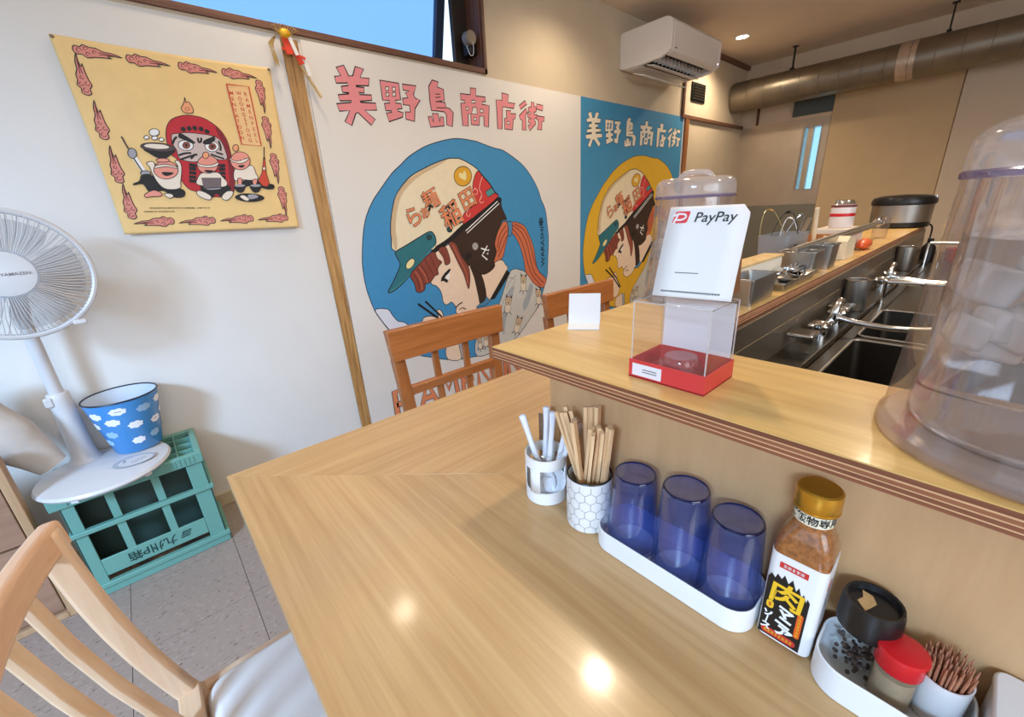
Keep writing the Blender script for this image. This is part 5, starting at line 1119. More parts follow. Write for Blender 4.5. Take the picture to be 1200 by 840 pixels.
tumbler(0.411, 0.243, 0.110, 'short upturned blue tumbler beside the hexagon chopstick cup', .80)
tumbler(0.411, 0.176, 0.122, 'tallest upturned blue tumbler in the middle of the white tray', .72)
tumbler(0.412, 0.118, 0.113, 'upturned blue tumbler at the sauce bottle end of the white tray', .72)

# small print too fine to read in the photograph: a row of little strokes
def marks(mb, x0, x1, y, n, h, fn, m):
    rr = random.Random(n * 7 + int(y * 9999)); w = (x1 - x0) / n
    for i in range(n):
        cx = x0 + (i + .5) * w
        for q in range(3):
            yy = y + h * (q - 1) * .36; hw = w * rr.uniform(.22, .4); mb.ribbon([(cx - hw, yy), (cx + hw, yy)], h * .17, fn, m)
        xx = cx + w * rr.uniform(-.2, .2); mb.ribbon([(xx, y - h * .45), (xx, y + h * .48)], w * .16, fn, m)
# sauce bottle
m_sauce = mat('brown_sauce', (150, 92, 46), 0.2, var=0.35, scale=240, coat=0.6); m_goldcap = mat('gold_cap', (206, 154, 52), 0.32, 0.75, var=0.03)
bo = thing('sauce_bottle', 'gold-capped brown sauce bottle with a black flame label against the counter panel', 'bottle', (0.4185, 0.0565, ZT))
def sq_ring(w, r, z, n=6): return [(x, y, z) for x, y in rrect(-w, w, -w, w, r, n)]
bm_ = MB(); LV = [(0.020, .007, 0.0), (0.0235, .008, 0.002), (0.0235, .008, 0.112), (0.0230, .010, 0.122), (0.020, .012, 0.135), (0.0165, .013, 0.143), (0.0152, .0149, 0.149), (0.0152, .0149, 0.156)]
vs = []; 
for w, r, z in LV: vs += sq_ring(w, min(r, w - .0001), z)
n = len(vs) // len(LV); fs = [tuple(range(n))[::-1]]
for q in range(len(LV) - 1):
    for k in range(n): fs.append((q * n + k, q * n + (k + 1) % n, (q + 1) * n + (k + 1) % n, (q + 1) * n + k))
fs.append(tuple(range((len(LV) - 1) * n, len(LV) * n)))
bm_.add(vs, fs, m_sauce).build('body', bo, sharp=50)
lw = MB(); lw.prism(rrect(-.0239, .0239, -.0239, .0239, .008, 6), 0.004, 0.112, mat('white_label', (236, 232, 228), .45, var=0)); lw.build('label', bo, sharp=50)
MB().lathe([(0.0157, 0.1495), (0.0165, 0.150), (0.0165, 0.1615), (0.0157, 0.162)], mat('cream_band', (232, 218, 190), .5, var=0), 36).build('neck_band', bo)
MB().lathe([(0.0, 0.185), (0.0165, 0.185), (0.0182, 0.1835), (0.0186, 0.180), (0.0186, 0.1665), (0.0178, 0.1645), (0.0, 0.1645)], m_goldcap, 40).lathe([(0.0, 0.1655), (0.0188, 0.1655), (0.0190, 0.1640), (0.0185, 0.1630), (0, 0.1630)], m_goldcap, 40).build('cap', bo)
la = MB(); m_lk = mat('label_black', (20, 18, 18), .45, var=0); m_ly = mat('label_yellow', (240, 190, 40), .45, var=0); m_lr = mat('label_red', (206, 52, 44), .45, var=0); m_lo = mat('label_orange', (230, 92, 30), .45, var=0); m_lw = mat('label_print_white', (240, 238, 234), .45, var=0)
Lf = lambda d: (lambda u, v: (-.0240 - d, -u, v))       # front face of the label looks toward -x, u runs to the right as seen
bk_ = [(-.0215, .006), (.0155, .006), (.0155, .072), (.013, .076), (.0125, .071), (.0095, .079), (.008, .074), (.005, .084), (.003, .078), (-.001, .089), (-.004, .082), (-.008, .090), (-.010, .084), (-.014, .088), (-.0155, .082), (-.019, .086), (-.0215, .080)]
la.flat(bk_, Lf(.0001), m_lk)
la.flat([(-.014, .097), (.010, .097), (.010, .104), (-.014, .104)], Lf(.0001), m_lr); marks(la, -.011, .007, .1005, 5, .0034, Lf(.0003), m_lw)
la.text('肉', .030, Lf(.0003), m_ly, .022, -.003, .064, -.05, 1.08)
for i, ch in enumerate('マニア'): la.text(ch, .0145, Lf(.0003), m_lw, .06, -.002 + .001 * i, .0435 - .0125 * i + .001, -.25)
for i, ch in enumerate('ソース'): la.text(ch if ch != 'ー' else '｜', .0095, Lf(.0003), m_lw, .05, -.0155, .034 - .0085 * i, -.1)
la.flat(rrect(-.0185, -.012, .042, .052, .003, 3), Lf(.0002), m_ly); marks(la, -.0168, -.0137, .047, 1, .005, Lf(.0004), m_lr)
la.flat(rrect(.0085, .0135, .022, .054, .0022, 3), Lf(.0002), m_lo)
for i in range(7): marks(la, .0096, .0124, .0515 - .0043 * i, 1, .0032, Lf(.0004), m_ly)
la.flat(rrect(-.019, .012, .008, .0165, .004, 3), Lf(.0002), m_lr); marks(la, -.0165, .0095, .0122, 8, .0040, Lf(.0004), m_ly)
la.build('label_print', bo, smooth=False)
sl = MB(); Sf = lambda u, v: (u, -.0241, v)
for k in range(9): sl.ribbon([(-.012, .075 - .005 * k), (-.012 + .017 - .003 * (k % 3), .075 - .005 * k)], .0012, Sf, mat('label_grey', (140, 136, 132), .5, var=0))
sl.flat([(-.012, .084), (-.004, .082), (.002, .092), (-.006, .095)], Sf, m_lo); sl.build('side_label_print', bo, smooth=False)
nb = MB(); nb.text('ご飯物専用', .0098, lambda u, v: (-.0168 * math.cos(u / .0168), -.0168 * math.sin(u / .0168), v), m_lk, .02, .002, .1557); nb.build('neck_lettering', bo, smooth=False)

tray('tray', 'white plastic tray holding the pepper mill, red-capped shaker and toothpicks', 0.374, 0.449, -0.0765, 0.030, 0.033, 0.026)
ml = thing('pepper_mill', 'clear pepper grinder with a black top and dark peppercorns beside the sauce bottle', 'grinder', (0.4225, 0.0005, ZT + 0.0035))
MB().lathe([(0.0, 0.0), (0.0205, 0.0), (0.0215, 0.002), (0.0195, 0.030), (0.0212, 0.055)], m_clear, 36).build('glass_body', ml)
MB().lathe([(0.0212, 0.052), (0.0232, 0.054), (0.0236, 0.060), (0.0228, 0.080), (0.0215, 0.085), (0.0195, 0.0845), (0.0180, 0.079), (0.0, 0.079)], m_black, 40).build('black_top', ml)
pc = MB()
for k in range(90):
    a = random.uniform(0, 2 * PI); r = 0.0185 * math.sqrt(random.random()); pc.ball((r * math.cos(a), r * math.sin(a), random.uniform(.003, .027)), random.uniform(.0018, .0024), mat('peppercorn', (66, 44, 34), .6, var=.2, scale=200), 6, 4)
tag(pc.build('peppercorns', ml), kind='stuff')
m_kraft = mat('torn_kraft_paper', (202, 160, 104), .8, var=.1, scale=200)
MB().prism([(-.013, .004), (-.004, .011), (.003, .008), (.012, .010), (.010, .002), (.002, -.002), (-.006, .001)], .0792, .0800, m_kraft).build('torn_seal', ml)
rs = thing('spice_shaker', 'small clear shaker with a bright red cap in front of the pepper grinder', 'shaker', (0.4075, -0.0255, ZT + 0.0035))
m_redcap = mat('red_cap_plastic', (206, 28, 34), .35, var=.02); m_spice = mat('pale_brown_spice', (176, 150, 118), .8, var=.06, scale=200)
MB().lathe([(0.0, 0.0), (0.0145, 0.0), (0.0155, 0.002), (0.0158, 0.045)], m_clear, 32).build('glass_body', rs); MB().lathe([(0.0, 0.002), (0.0142, 0.002), (0.0145, 0.036), (0, .037)], m_spice, 32).build('spice_fill', rs)
MB().lathe([(0.0162, 0.043), (0.0168, 0.044), (0.0166, 0.060), (0.0178, 0.0605), (0.0172, 0.0635), (0.012, 0.065), (0.0, 0.0655)], m_redcap, 36).build('red_cap', rs)
tc_ = thing('toothpick_cup', 'small white ceramic cup packed with brown toothpicks', 'cup', (0.4235, -0.0535, ZT + 0.0035))
MB().lathe([(0.0, 0.0), (0.0155, 0.0), (0.0170, 0.003), (0.0180, 0.046), (0.0168, 0.046), (0.0155, .004), (0, .004)], m_cer, 36).build('body', tc_)
m_tp = mat('toothpick_wood', (176, 116, 84), .7, var=.15, scale=120); TPM = None
for k in range(64):
    a = k * 2.39996; r = 0.0148 * math.sqrt((k + .5) / 64); o = None
    if TPM is None: o = MB().tube([(0, 0, 0), (0, 0, .050), (0, 0, .058)], [.0011, .0011, .0004], m_tp, 5).build('toothpick'); TPM = o
    else: o = TPM.copy(); COL.objects.link(o)
    fx, fy = r * .75 * math.cos(a), r * .75 * math.sin(a); tx, ty = r * 1.12 * math.cos(a), r * 1.12 * math.sin(a)
    o.rotation_mode = 'QUATERNION'; o.rotation_quaternion = Vector((tx - fx, ty - fy, .05)).to_track_quat('Z', 'Y'); o.location = (0.4235 + fx, -0.0535 + fy, ZT + .008 + random.uniform(0, .004)); tag(o, 'brown wooden toothpick standing in the small white cup', 'toothpick', 'toothpicks in the white cup')
wb_ = thing('lidded_box', 'white plastic lidded box at the lower right corner next to the toothpick tray', 'box', (0.378, -0.196, ZT))
MB().prism(rrect(0, .072, 0, .116, .008), 0.0005, .050, m_wplas).build('box_body', wb_, bevel=.001); MB().prism(rrect(-.001, .073, -.001, .117, .009), .050, .058, mat('frosted_lid', (226, 222, 218), .3, var=.02)).build('lid', wb_, bevel=.002)
MB().bx(.02, .05, .03, .095, .058, .0588, m_wpap).build('paper_note', wb_)
# ============================================================ ON THE COUNTER
ZS = 0.94
m_cpl = clear('clear_plastic', (250, 248, 246), 0.07, 0.04, 0.03); m_cpl2 = clear('clear_jug_plastic', (248, 243, 240), 0.12, 0.05, 0.07, (236, 220, 208)); m_lid = clear('hazy_jug_lid', (240, 234, 232), 0.12, 0.12, 0.32, (236, 222, 212)); m_lilac = clear('lilac_seal', (196, 182, 208), 0.10, 0.1, 0.45, (136, 122, 152))
m_water = glass('water', (250, 250, 250), 1.33); m_ice = clear('ice', (240, 236, 236), 0.22, 0.12, 0.86, (244, 240, 238))
# card stand
cs = thing('card_stand', 'small blank white folded card stand near the far corner of the counter', 'card', (0.570, 0.456, ZS), math.radians(-53.8))
MB().bx(-0.027, 0.027, -0.032, 0.006, 0.0005, 0.0025, m_wplas).build('base_flap', cs)
MB().box((0, 0.017, 0.026), (0.056, 0.002, 0.056), m_wpap, Matrix.Rotation(math.radians(-24), 3, 'X')).build('back_flap', cs)
# clear display case with red base; the small figure it holds in the photograph is a character and is left out
m_edgep = clear('bright_plastic_edge', (250, 248, 246), .25, .1, .45, (240, 232, 228))
tc = thing('display_case', 'clear plastic display case with a red base holding up the payment sign', 'case', (0.419, 0.172, ZS), 0.0)
W_, L_, H_ = 0.074, 0.093, 0.0945
tw = Matrix.Rotation(math.radians(5), 4, 'Z')
m_redb = mat('red_card', (214, 62, 60), .35, var=.02); m_pinkb = clear('pink_blister', (240, 170, 170), .12, .08, .25, (226, 130, 128)); m_wl = mat('white_sticker', (236, 228, 228), .5, var=0)
b = MB(); P0 = [(0, 0), (W_, 0), (W_, L_), (0, L_)]; I0 = [(.0012, .0012), (W_ - .0012, .0012), (W_ - .0012, L_ - .0012), (.0012, L_ - .0012)]
b.prism(P0, 0.0003, 0.002, m_redb)
b.add([(x, y, .001) for x, y in P0] + [(x, y, .023) for x, y in P0] + [(x, y, .023) for x, y in I0] + [(x, y, .002) for x, y in I0], [(q * 4 + k, q * 4 + (k + 1) % 4, q * 4 + 4 + (k + 1) % 4, q * 4 + 4 + k) for q in range(3) for k in range(4)], m_redb)
b.build('red_base', tc)
MB().prism([(.0016, .0016), (W_ - .0016, .0016), (W_ - .0016, L_ - .0016), (.0016, L_ - .0016)], .0025, H_, m_cpl).build('clear_cover', tc, bevel=.002)
ed = MB(); c4 = [(.002, .002), (W_ - .002, .002), (W_ - .002, L_ - .002), (.002, L_ - .002)]
for x, y in c4: ed.tube([(x, y, .023), (x, y, H_ - .001)], .0009, m_edgep, 6)
ed.tube([(x, y, H_ - .001) for x, y in c4], .0009, m_edgep, 6, closed=True).build('cover_edges', tc)
MB().prism([(W_ - .003, .004), (W_ - .002, .004), (W_ - .002, L_ - .004), (W_ - .003, L_ - .004)], .024, H_ - .006, m_wl).build('inner_back_card', tc)
MB().prism(rrect(.012, W_ - .014, .018, L_ - .016, .012), .0025, .020, m_pinkb, top=rrect(.018, W_ - .02, .026, L_ - .024, .012)).lathe([(0.0, .027), (.018, .027), (.022, .020), (.022, .018), (0, .018)], m_pinkb, 28, c=(W_ / 2, L_ / 2, 0)).build('pedestal', tc)
stk = MB(); sf = lambda u, v: (-.0004, u, v)
stk.flat([(.050, .004), (.088, .004), (.088, .019), (.050, .019)], sf, m_wl)
for k in range(2): stk.ribbon([(.056, .010 + .003 * k), (.074, .010 + .003 * k)], .0012, lambda u, v: (-.0007, u, v), mat('grey_print', (120, 116, 112), .6, var=0))
stk.build('sticker', tc)
# payment sign leaning on the case
ps = thing('payment_sign', 'white curved PayPay payment card standing on top of the clear case', 'sign', (0.467, 0.218, ZS + H_ + .0005), math.radians(-82.05))
PW, PH = 0.0872, 0.100
def pp(u, v): t = v / PH; return (u, 0.035 * (0.55 * t + 0.45 * t * t) - 0.006 * (1 - t) ** 3, v * 0.985)
cd = MB(); cl = [(-PW / 2, 0), (PW / 2, 0), (PW / 2, PH - .009), (PW / 2 - .008, PH), (-PW / 2 + .002, PH), (-PW / 2, PH - .002)]
def pg(u, v):
    vv = v * PH; hw = PW / 2
    xr = hw if vv < PH - .009 else hw - (vv - PH + .009) * .88
    return pp(-hw + (xr + hw) * u, vv)
cd.grid(pg, 4, 24, m_wpap).build('card', ps, solid=.0008)
pl = MB(); off = lambda d: (lambda u, v: (lambda q: (q[0], q[1] - d, q[2]))(pp(u, v))); m_pr = mat('payment_red', (226, 66, 70), .5, var=0)
sk = lambda x, y: (x + .18 * y, y)
bx0, by0 = -.0285, .0885
pl.flat([sk(x - .18 * .088, y) for x, y in rrect(bx0 - .0085, bx0 + .0085, by0 - .0065, by0 + .0065, .002, 3)], off(.0008), m_pr)
m_pw = m_wpap
pl.ribbon([(bx0 - .0072, by0 - .0062), (bx0 - .0035, by0 + .0045)], .0022, off(.0011), m_pw); pl.ribbon(cat_rom([(bx0 - .0088, by0 + .0016), (bx0 - .003, by0 + .0036), (bx0 + .004, by0 + .0028), (bx0 + .0052, by0 - .0005), (bx0 + .001, by0 - .0028), (bx0 - .0048, by0 - .003)], False, 4), .0021, off(.0011), m_pw)
pl.build('sign_logo', ps, smooth=False); pl = MB()
pl.text('PayPay', .0150, lambda u, v: off(.0011)(u + .16 * (v - .0885), v), mat('charcoal_print', (44, 42, 44), .5, var=0), .006, .0095, .0875, 0, 1.08)
gp = mat('grey_print', (120, 116, 112), .6, var=0)
pl.build('sign_name', ps, smooth=False); pl = MB()
for k in range(22): pl.ribbon([(-.034 + k * .003, .0065), (-.0322 + k * .003, .0065)], .0018, off(.0011), gp)
pl.build('sign_lettering', ps, smooth=False); pl = MB(); pl.ribbon([(-.022, .0275), (.004, .0275)], .0009, off(.0011), gp)
pl.build('sign_small_print', ps, smooth=False)
m_card = mat('brown_cardboard', (146, 100, 62), .8, var=.06, scale=30)
MB().prism([(0.010, 0), (0.062, 0), (0.044, .085), (0.030, .085)], -.030, .036, m_card, Matrix(((0, 0, 1, 0), (1, 0, 0, 0), (0, 1, 0, 0), (0, 0, 0, 1)))).build('cardboard_prop', ps)
MB().box((0, .0045, .004), (.05, .007, .007), m_bamb).build('wooden_foot', ps)

# water jugs
m_frostb = clear('frosted_base_plastic', (244, 236, 232), .08, .2, .16, (232, 218, 210)); m_frostw = clear('milky_base_plastic', (244, 240, 240), .1, .15, .7, (238, 230, 228))
def jug(lab, x, y, k, water, ice, rz, seed):
    t = thing('water_jug', lab, 'jug', (x, y, ZS), rz); rr = random.Random(seed)
    MB().lathe([(0.0, .001), (.098 * k, .001), (.100 * k, .004), (.0995 * k, .012), (.096 * k, .018), (.0945 * k, .04), (.0885 * k, .16), (.0865 * k, .205)], m_cpl2, 56).build('outer_wall', t)
    MB().lathe([(0.0, .017), (.078 * k, .017), (.081 * k, .021), (.080 * k, .05), (.0775 * k, .16), (.0770 * k, .205)], m_cpl2, 48).build('inner_wall', t)
    MB().lathe([(.079 * k, .0025), (.0985 * k, .0025), (.0985 * k, .011), (.094 * k, .016), (.080 * k, .016)], m_frostb, 56).build('frosted_foot', t)
    MB().lathe([(0.0, .0165), (.076 * k, .0165), (.0785 * k, .0175)], m_frostw, 48).build('milky_bottom', t)
    MB().lathe([(.0880 * k, .2045), (.0885 * k, .206), (.0885 * k, .2085), (.0870 * k, .210)], m_lilac, 56).build('seal_ring', t)
    MB().lathe([(.0865 * k, .205), (.0875 * k, .212), (.0865 * k, .230), (.083 * k, .236), (.074 * k, .2415), (0.0, .2445)], m_lid, 56).build('lid', t)
    h = MB(); h.tube(cat_rom([(-.035 * k, 0, .240), (-.025 * k, 0, .249), (0, 0, .252), (.025 * k, 0, .249), (.035 * k, 0, .240)], False, 4), .0065, m_lid, 10); h.build('lid_handle', t)
    if water: MB().lathe([(0.0, .0185), (.0765 * k, .0185), (.0792 * k, .022), (.0785 * k, .05), (.0775 * k, water), (0.0, water)], m_water, 48).build('water', t)
    for i in range(ice):
        a = rr.uniform(0, 2 * PI); r = .058 * k * math.sqrt(rr.random()); z = (water or .08) - .010 - .070 * rr.random(); s = rr.uniform(.024, .032) * k
        R = Matrix.Rotation(rr.uniform(0, 3), 3, 'X') @ Matrix.Rotation(rr.uniform(0, 3), 3, 'Y')
        o = MB().box((0, 0, 0), (s, s, s * .9), m_ice, R).build('ice_cube', None, bevel=.004, seg=2, loc=(x + r * math.cos(a), y + r * math.sin(a), ZS + z))
        tag(o, 'cloudy ice cube floating inside the ' + ('near water jug' if k > .95 else 'far water jug behind the payment sign'), 'ice cube', 'ice cubes in the ' + ('near' if k > .95 else 'far') + ' jug')
jug('large clear double-walled water jug with ice at the right edge on the near counter', 0.490, -0.060, 1.0, .165, 26, .4, 3)
jug('clear water jug with a domed lid standing behind the white payment sign', 0.872, 0.42, 0.85, .165, 7, 1.9, 5)

# ============================================================ KITCHEN THINGS ON THE FAR COUNTER ARM
def pan(name, label, cat, x, y, w, d, h, rz=0.0, m=None, grp=None):
    t = thing(name, label, cat, (x, y, ZS), rz, grp); m = m or m_steel
    o = rrect(-w / 2, w / 2, -d / 2, d / 2, min(w, d) * .12, 4); n = len(o); s = .92
    vs = [(a * s, b * s, .0006) for a, b in o] + [(a, b, h) for a, b in o] + [(a * 1.06, b * 1.06, h) for a, b in o] + [(a * 1.06, b * 1.06, h - .003) for a, b in o] + [(a * .98, b * .98, h - .002) for a, b in o] + [(a * s * .97, b * s * .97, .003) for a, b in o]
    fs = [tuple(range(n))[::-1]] + [(q * n + k, q * n + (k + 1) % n, (q + 1) * n + (k + 1) % n, (q + 1) * n + k) for q, in ((0,),) for k in range(n)]
    for q0, q1 in ((1, 3), (3, 2), (2, 4), (4, 5)): fs += [(q0 * n + k, q0 * n + (k + 1) % n, q1 * n + (k + 1) % n, q1 * n + k) for k in range(n)]
    fs.append(tuple(range(5 * n, 6 * n)))
    MB().add(vs, fs, m).build('body', t, sharp=45); return t
pan('steel_pan', 'small square steel pan on the counter right behind the payment sign', 'pan', 0.93, 0.313, .13, .056, .052)
pan('steel_tray', 'shallow steel tray holding a ladle and whisk on the counter arm', 'tray', 1.17, 0.316, .24, .064, .018)
pan('steel_container', 'deep steel food container nearer the payment sign of the two side by side', 'container', 1.335, 0.335, .085, .085, .060)
pan('steel_container', 'deep steel food container farther from the payment sign, beside the white box', 'container', 1.470, 0.330, .085, .085, .066)
# ladle and whisk in the shallow tray
ld = thing('ladle', 'steel ladle lying in the shallow steel tray', 'ladle', (1.15, 0.316, ZS + .006))
MB().lathe([(0.0, 0.0), (.018, .004), (.028, .014), (.031, .024), (.029, .024), (.026, .014), (.016, .006), (0, .003)], m_chrome, 24, M=Matrix.Rotation(.5, 3, 'Y')).build('bowl', ld)
MB().tube([(-.025, .005, .02), (-.06, .012, .026), (-.12, .012, .024)], .004, m_chrome, 8).build('handle', ld)
wh = thing('whisk', 'small wire whisk lying in the shallow steel tray beside the ladle', 'whisk', (1.23, 0.314, ZS + .022))
ww = MB()
for k in range(6):
    a = PI * k / 6; ww.tube([(.05, 0, 0), (.02, .014 * math.cos(a), .014 * math.sin(a)), (-.012, .019 * math.cos(a), .019 * math.sin(a)), (-.026, 0, 0), (-.012, -.019 * math.cos(a), -.019 * math.sin(a)), (.02, -.014 * math.cos(a), -.014 * math.sin(a)), (.05, 0, 0)], .0012, m_chrome, 5)
ww.build('wires', wh); MB().tube([(.048, 0, 0), (.10, 0, .002)], .005, m_dark, 8).build('handle', wh)
# strainer ladle hanging bowl-up behind the sign
sb = thing('ladle', 'big shiny steel ladle bowl leaning beside the cardboard of the payment sign', 'ladle', (1.02, 0.450, ZS))
MB().lathe([(0.0, 0.0), (.03, .006), (.045, .022), (.050, .040), (.047, .040), (.042, .022), (.028, .009), (0, .004)], m_chrome, 30, c=(0, -.012, .062), M=Matrix.Rotation(math.radians(68), 3, 'X')).build('bowl', sb)
MB().tube([(.03, .0, .07), (.03, .012, .03), (.03, .02, .002)], .004, m_chrome, 8).build('handle', sb)
# white long box with a wooden lid edge
lbx = thing('chopstick_box', 'long white box with a pale wooden top edge standing behind the shallow tray', 'box', (1.12, 0.379, ZS))
MB().bx(-.14, .14, -.022, .022, .0006, .052, mat('cream_board', (226, 214, 194), .6, var=.02)).build('box_body', lbx, bevel=.002); MB().bx(-.145, .145, -.024, .024, .052, .058, m_bamb).build('lid', lbx, bevel=.001)
# tray stack and grey bin with tools
stt = thing('tray_stack', 'stack of two thin steel trays under the grey tool bin', 'tray stack', (1.48, 0.436, ZS))
MB().prism(rrect(-.15, .15, -.045, .045, .01), .0006, .012, m_steel).build('tray', stt, bevel=.002); MB().prism(rrect(-.145, .145, -.044, .044, .01), .013, .024, m_bamb).build('tray', stt, bevel=.002)
gbn = thing('tool_bin', 'grey plastic bin with a handle slot full of kitchen tongs', 'bin', (1.50, 0.43, ZS + .0245))
m_gbin = mat('grey_bin_plastic', (140, 138, 138), .5, var=.02)
gb = MB(); o = rrect(-.10, .10, -.042, .042, .012, 4); n = len(o)
gb.add([(a * .93, b * .93, .0005) for a, b in o] + [(a, b, .066) for a, b in o] + [(a * .96, b * .95, .066) for a, b in o] + [(a * .9, b * .88, .003) for a, b in o], [tuple(range(n))[::-1]] + [(q * n + k, q * n + (k + 1) % n, (q + 1) * n + (k + 1) % n, (q + 1) * n + k) for q in range(3) for k in range(n)] + [tuple(range(3 * n, 4 * n))], m_gbin); gb.build('body', gbn, sharp=50)
MB().tube([(-.036, -.041, .026), (-.032, -.0425, .036), (.032, -.0425, .036), (.036, -.041, .026)], .0016, m_dark, 6).build('handle_slot', gbn)
def tongs(label, x, y, z0, h, lean, spread, m, w=.006):
    t = thing('tongs', label, 'tongs', (x, y, z0), -1.25)
    for s in (-1, 1):
        pts = cat_rom([(s * spread + lean * h * 0, s * .004, 0), (s * spread * 1.1 + lean * h * .5, s * .004, h * .5), (s * spread * .5 + lean * h * .9, s * .003, h * .93), (lean * h, 0, h)], False, 3)
        a = MB()
        for p, q in zip(pts[:-1], pts[1:]): a.bar(p, q, w, .0018, m, (1, 0, .001))
        a.build('arm', t)
    return t
ZB = ZS + .0285
tongs('brass-coloured tongs with a rounded loop standing at the left end of the grey bin', 1.43, .425, ZB, .135, -.25, .028, mat('brass_metal', (190, 160, 100), .3, .9, var=.05))
tongs('black-handled tongs standing in the middle of the grey bin', 1.49, .43, ZB, .125, .05, .030, m_dark, .008)
tongs('pair of bright steel tongs leaning to the right in the grey bin', 1.53, .44, ZB, .115, .35, .016, m_chrome)
tongs('white-handled tongs bent over the right end of the grey bin', 1.565, .43, ZB, .105, -.1, .022, m_wplas)
# standing brush / pestle and crossed stick
o = MB().tube([(0, 0, .005), (-.035, 0, .155)], .0065, mat('cream_stick', (224, 206, 176), .5, var=.02), 10).build('wooden_stick', None, loc=(1.80, .42, ZS)); tag(o, 'cream round stick standing upright beside the grey bin', 'stick')
o = MB().bar((1.64, .435, ZS + .035), (1.80, .445, ZS + .122), .012, .003, m_steel).build('steel_spatula', None); tag(o, 'flat steel spatula sloping across behind the cream stick', 'spatula')
# white box with the white and red can on it
wbx = thing('white_carton', 'plain white carton behind the steel containers, under the white and red can', 'carton', (2.02, .40, ZS))
MB().bx(-.09, .09, -.06, .06, .0006, .075, mat('off_white_carton', (224, 210, 190), .7, var=.03)).build('body', wbx, bevel=.002)
ca = thing('spray_can', 'white can with a red stripe standing on the white carton', 'can', (2.03, .40, ZS + .0755))
MB().lathe([(0.0, .0), (.036, .0), (.038, .003), (.038, .078), (.036, .082)], mat('white_can', (228, 214, 208), .4, var=.02), 32).build('body', ca)
MB().lathe([(.0384, .040), (.0386, .041), (.0386, .050), (.0384, .051)], m_redcap, 32).build('stripe', ca); MB().lathe([(.0384, .072), (.0386, .073), (.0386, .079), (.037, .081)], mat('maroon_print', (120, 60, 60), .4, var=0), 32).build('top_band', ca)
MB().lathe([(.036, .082), (.030, .090), (.028, .096), (.024, .098), (.0, .098)], m_chrome, 32).build('can_top', ca)
wdn = MB().bx(-.014, .014, -.06, .06, .0006, .06, m_trim).build('wooden_block', None, loc=(1.90, .41, ZS)); tag(wdn, 'brown wooden block standing between the cream stick and the white carton', 'block')
# carton, orange packet
cw_ = MB().prism([(0, 0), (.12, 0), (.12, .05), (.03, .07), (0, .055)], -.035, .035, mat('cream_packet', (228, 208, 172), .6, var=.03), Matrix(((1, 0, 0, 0), (0, 0, -1, 0), (0, 1, 0, 0), (0, 0, 0, 1)))).build('folded_packet', None, loc=(1.66, .335, ZS + .0006)); tag(cw_, 'cream folded packet next to the farther steel container', 'packet')
og = MB().ball((0, 0, .019), (.062, .022, .019), mat('orange_wrapper', (222, 96, 52), .35, var=.2, scale=50), 18, 9).build('orange_packet', None, loc=(2.0, .312, ZS + .0004)); tag(og, 'orange and white wrapped packet lying at the kitchen edge of the counter', 'packet')
# clear cup holding up the long handle, long skimmer
ccp = thing('clear_cup', 'clear plastic cup under the end of the long steel skimmer', 'cup', (2.50, .345, ZS))
MB().lathe([(0, .001), (.026, .001), (.031, .085), (.030, .086), (.025, .003), (0, .003)], m_cpl, 28).build('body', ccp)
sk_ = thing('skimmer', 'long-handled steel noodle skimmer lying across the steel containers', 'skimmer', (0, 0, 0))
A = Vector((1.30, .345, 1.004)); Bq = Vector((2.52, .342, 1.012))
MB().tube([A, A.lerp(Bq, .5) + V(0, 0, .002), A.lerp(Bq, .93)], .0085, m_steel, 10).build('shaft', sk_); 
MB().bar(A + V(-.02, -.012, -.001), A.lerp(Bq, .80) + V(0, -.012, -.004), .005, .012, m_steel).build('flat_bar', sk_)
MB().tube(cat_rom([A.lerp(Bq, .9), A.lerp(Bq, .96) + V(0, .0, .02), Bq + V(.03, 0, .014), Bq + V(.02, 0, -.01), A.lerp(Bq, .92) + V(0, 0, -.012)], False, 4), .004, m_chrome, 8).build('hook', sk_)
MB().tube([A.lerp(Bq, .88) + V(0, .014 * math.cos(t), .014 * math.sin(t)) for t in [2 * PI * i / 16 for i in range(16)]], .003, m_chrome, 6, closed=True).build('collar', sk_)
# rice cooker
rc = thing('rice_cooker', 'black and steel round rice cooker at the far end of the counter arm', 'rice cooker', (3.24, .375, ZS))
MB().lathe([(0, .001), (.118, .001), (.126, .008), (.128, .03)], m_black, 44).build('base', rc); MB().lathe([(.126, .028), (.128, .03), (.130, .118), (.128, .12)], m_steel, 44).build('steel_band', rc)
MB().lathe([(.129, .118), (.136, .122), (.138, .140), (.130, .158), (.09, .168), (0, .172)], m_black, 44).build('lid', rc)
MB().bx(-.03, .03, -.135, -.115, .145, .163, m_chrome).build('latch', rc, bevel=.004)
MB().tube(cat_rom([(.05, -.11, .02), (.06, -.135, .0), (.05, -.140, -.05), (.02, -.138, -.16), (-.05, -.12, -.22)], False, 5), .004, m_black, 7).build('cord', rc)

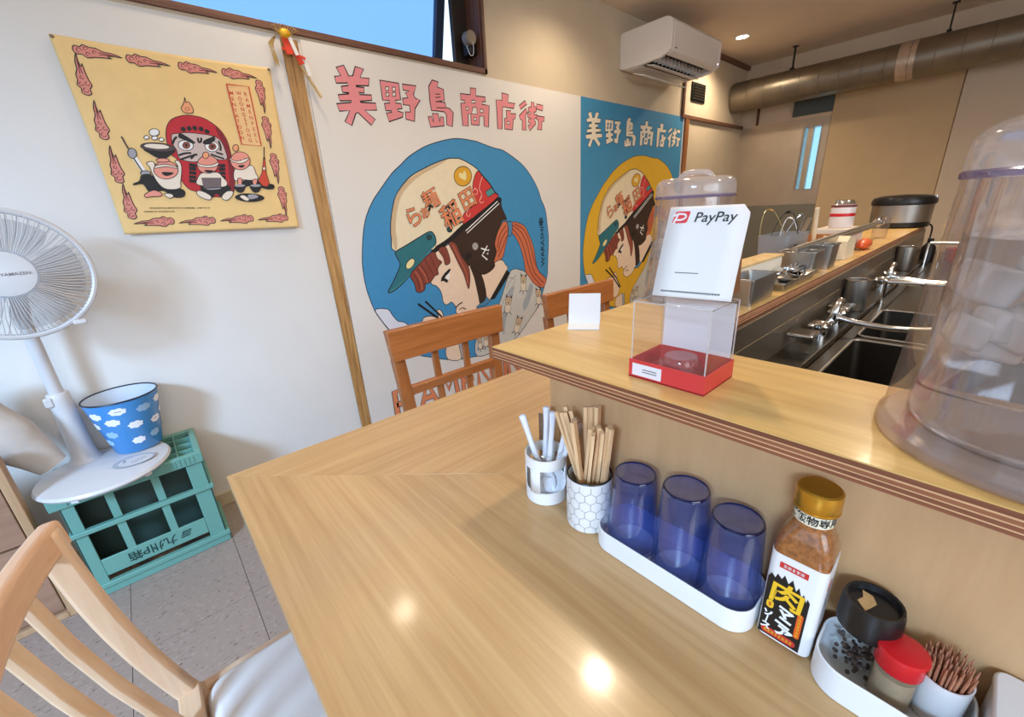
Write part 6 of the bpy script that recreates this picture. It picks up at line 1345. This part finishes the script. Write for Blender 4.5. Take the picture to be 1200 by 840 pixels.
# ============================================================ SINK FITTINGS
def faucet(label, x, sc=1.0):
    t = thing('faucet', label, 'faucet', (x, .232, .812), group='kitchen faucets along the sink bench')
    MB().cyl((-.07, 0, 0), (-.07, 0, .022), .014, m_chrome, 18).cyl((.07, 0, 0), (.07, 0, .022), .014, m_chrome, 18).tube(cat_rom([(-.085, 0, .024), (-.03, -.004, .026), (.03, -.004, .026), (.085, 0, .024)], False, 3), .011, m_chrome, 12).build('valve_body', t)
    MB().tube(cat_rom([(-.01, -.008, .028), (-.008, -.010, .055), (.012, -.012, .075), (.035, -.012, .07)], False, 4), .009, m_chrome, 10).build('mixer_arm', t)
    for s in (-1, 1):
        h = MB(); h.lathe([(0, .030), (.016, .032), (.021, .042), (.020, .050), (.012, .056), (0, .057)], m_chrome, 20, c=(s * .085, 0, -.012))
        for k in range(4): a = PI / 4 + k * PI / 2; h.ball((s * .085 + .019 * math.cos(a), .019 * math.sin(a), .033), (.008, .008, .007), m_chrome, 8, 6)
        h.build('handle', t)
    MB().tube(cat_rom([(.03, -.012, .030), (.034, -.05, .022), (.028, -.12, .020), (.012, -.20, .034), (.008, -.235, .05)], False, 5), .0075, m_chrome, 10).build('spout', t)
faucet('chrome two-handled faucet over the divider of the two sinks', 1.26); faucet('chrome faucet farther along the bench behind the steel cup', 2.02)
def canister(label, x, y, r, h, z=.812, m=None):
    t = thing('steel_canister', label, 'canister', (x, y, z)); m = m or m_steel
    MB().lathe([(0, .0005), (r - .002, .0005), (r, .004), (r, h), (r - .003, h), (r - .003, .005), (0, .005)], m, 28).tube([(r * math.cos(a), r * math.sin(a), h) for a in [2 * PI * i / 28 for i in range(28)]], .002, m_chrome, 6, closed=True).build('body', t)
canister('tall dark steel canister on the ledge beyond the near faucet', 1.55, .236, .030, .088)
canister('steel canister on the ledge far along the bench, under the small wire shelf', 2.45, .236, .032, .10)
for x, lb_ in ((1.06, 'clear glass jar nearest the counter corner on the sink ledge'), (1.40, 'clear glass jar on the sink ledge between the faucet and the steel canister')):
    t = thing('glass_jar', lb_, 'jar', (x, .236, .812)); MB().prism(rrect(-.028, .028, -.024, .024, .008), .001, .034, m_clear).build('body', t); MB().prism(rrect(-.030, .030, -.026, .026, .008), .034, .043, m_chrome).build('lid', t, bevel=.003)
def rail(label, x, z, y0, y1):
    t = thing('wire_rail', label, 'rail', (0, 0, 0)); MB().tube([(x, y0, z), (x, y1, z)], .006, m_chrome, 10).tube([(x + .05, y0, z), (x + .05, y1, z)], .004, m_chrome, 8).build('bar', t)
    MB().tube([(x, y0 - .004, z), (x, y0 - .004, .80)], .005, m_chrome, 8).tube([(x, y1 + .004, z), (x, y1 + .004, .80)], .005, m_chrome, 8).build('post', t)
rail('chrome rail crossing above the bench beyond the far sink', 1.72, .872, -.20, .190); rail('thin chrome shelf rail far along the bench near the rice cooker', 2.75, .90, -.10, .19)
o = thing('wooden_paddle', 'pale wooden paddle standing by the far canister', 'paddle', (2.85, .16, .80)); MB().bar((0, 0, .002), (.03, .005, .13), .012, .006, m_bamb, (0, 1, 0)).build('handle', o); MB().bar((.03, .005, .13), (.04, .006, .17), .04, .005, m_bamb, (0, 1, 0)).build('blade', o)
o = thing('red_tub', 'small translucent red tub on the bench near the rice cooker cord', 'tub', (2.95, .10, .80)); MB().lathe([(0, .001), (.040, .001), (.046, .06), (.043, .06), (.038, .003), (0, .003)], mat('red_tub_plastic', (190, 44, 44), .3, var=.05), 28).build('body', o)
o = thing('bottle', 'small dark bottle beside the red tub on the bench', 'bottle', (2.88, .20, .80)); MB().lathe([(0, .001), (.026, .001), (.026, .07), (.012, .09), (.012, .11), (0, .11)], m_dark, 24).build('body', o)
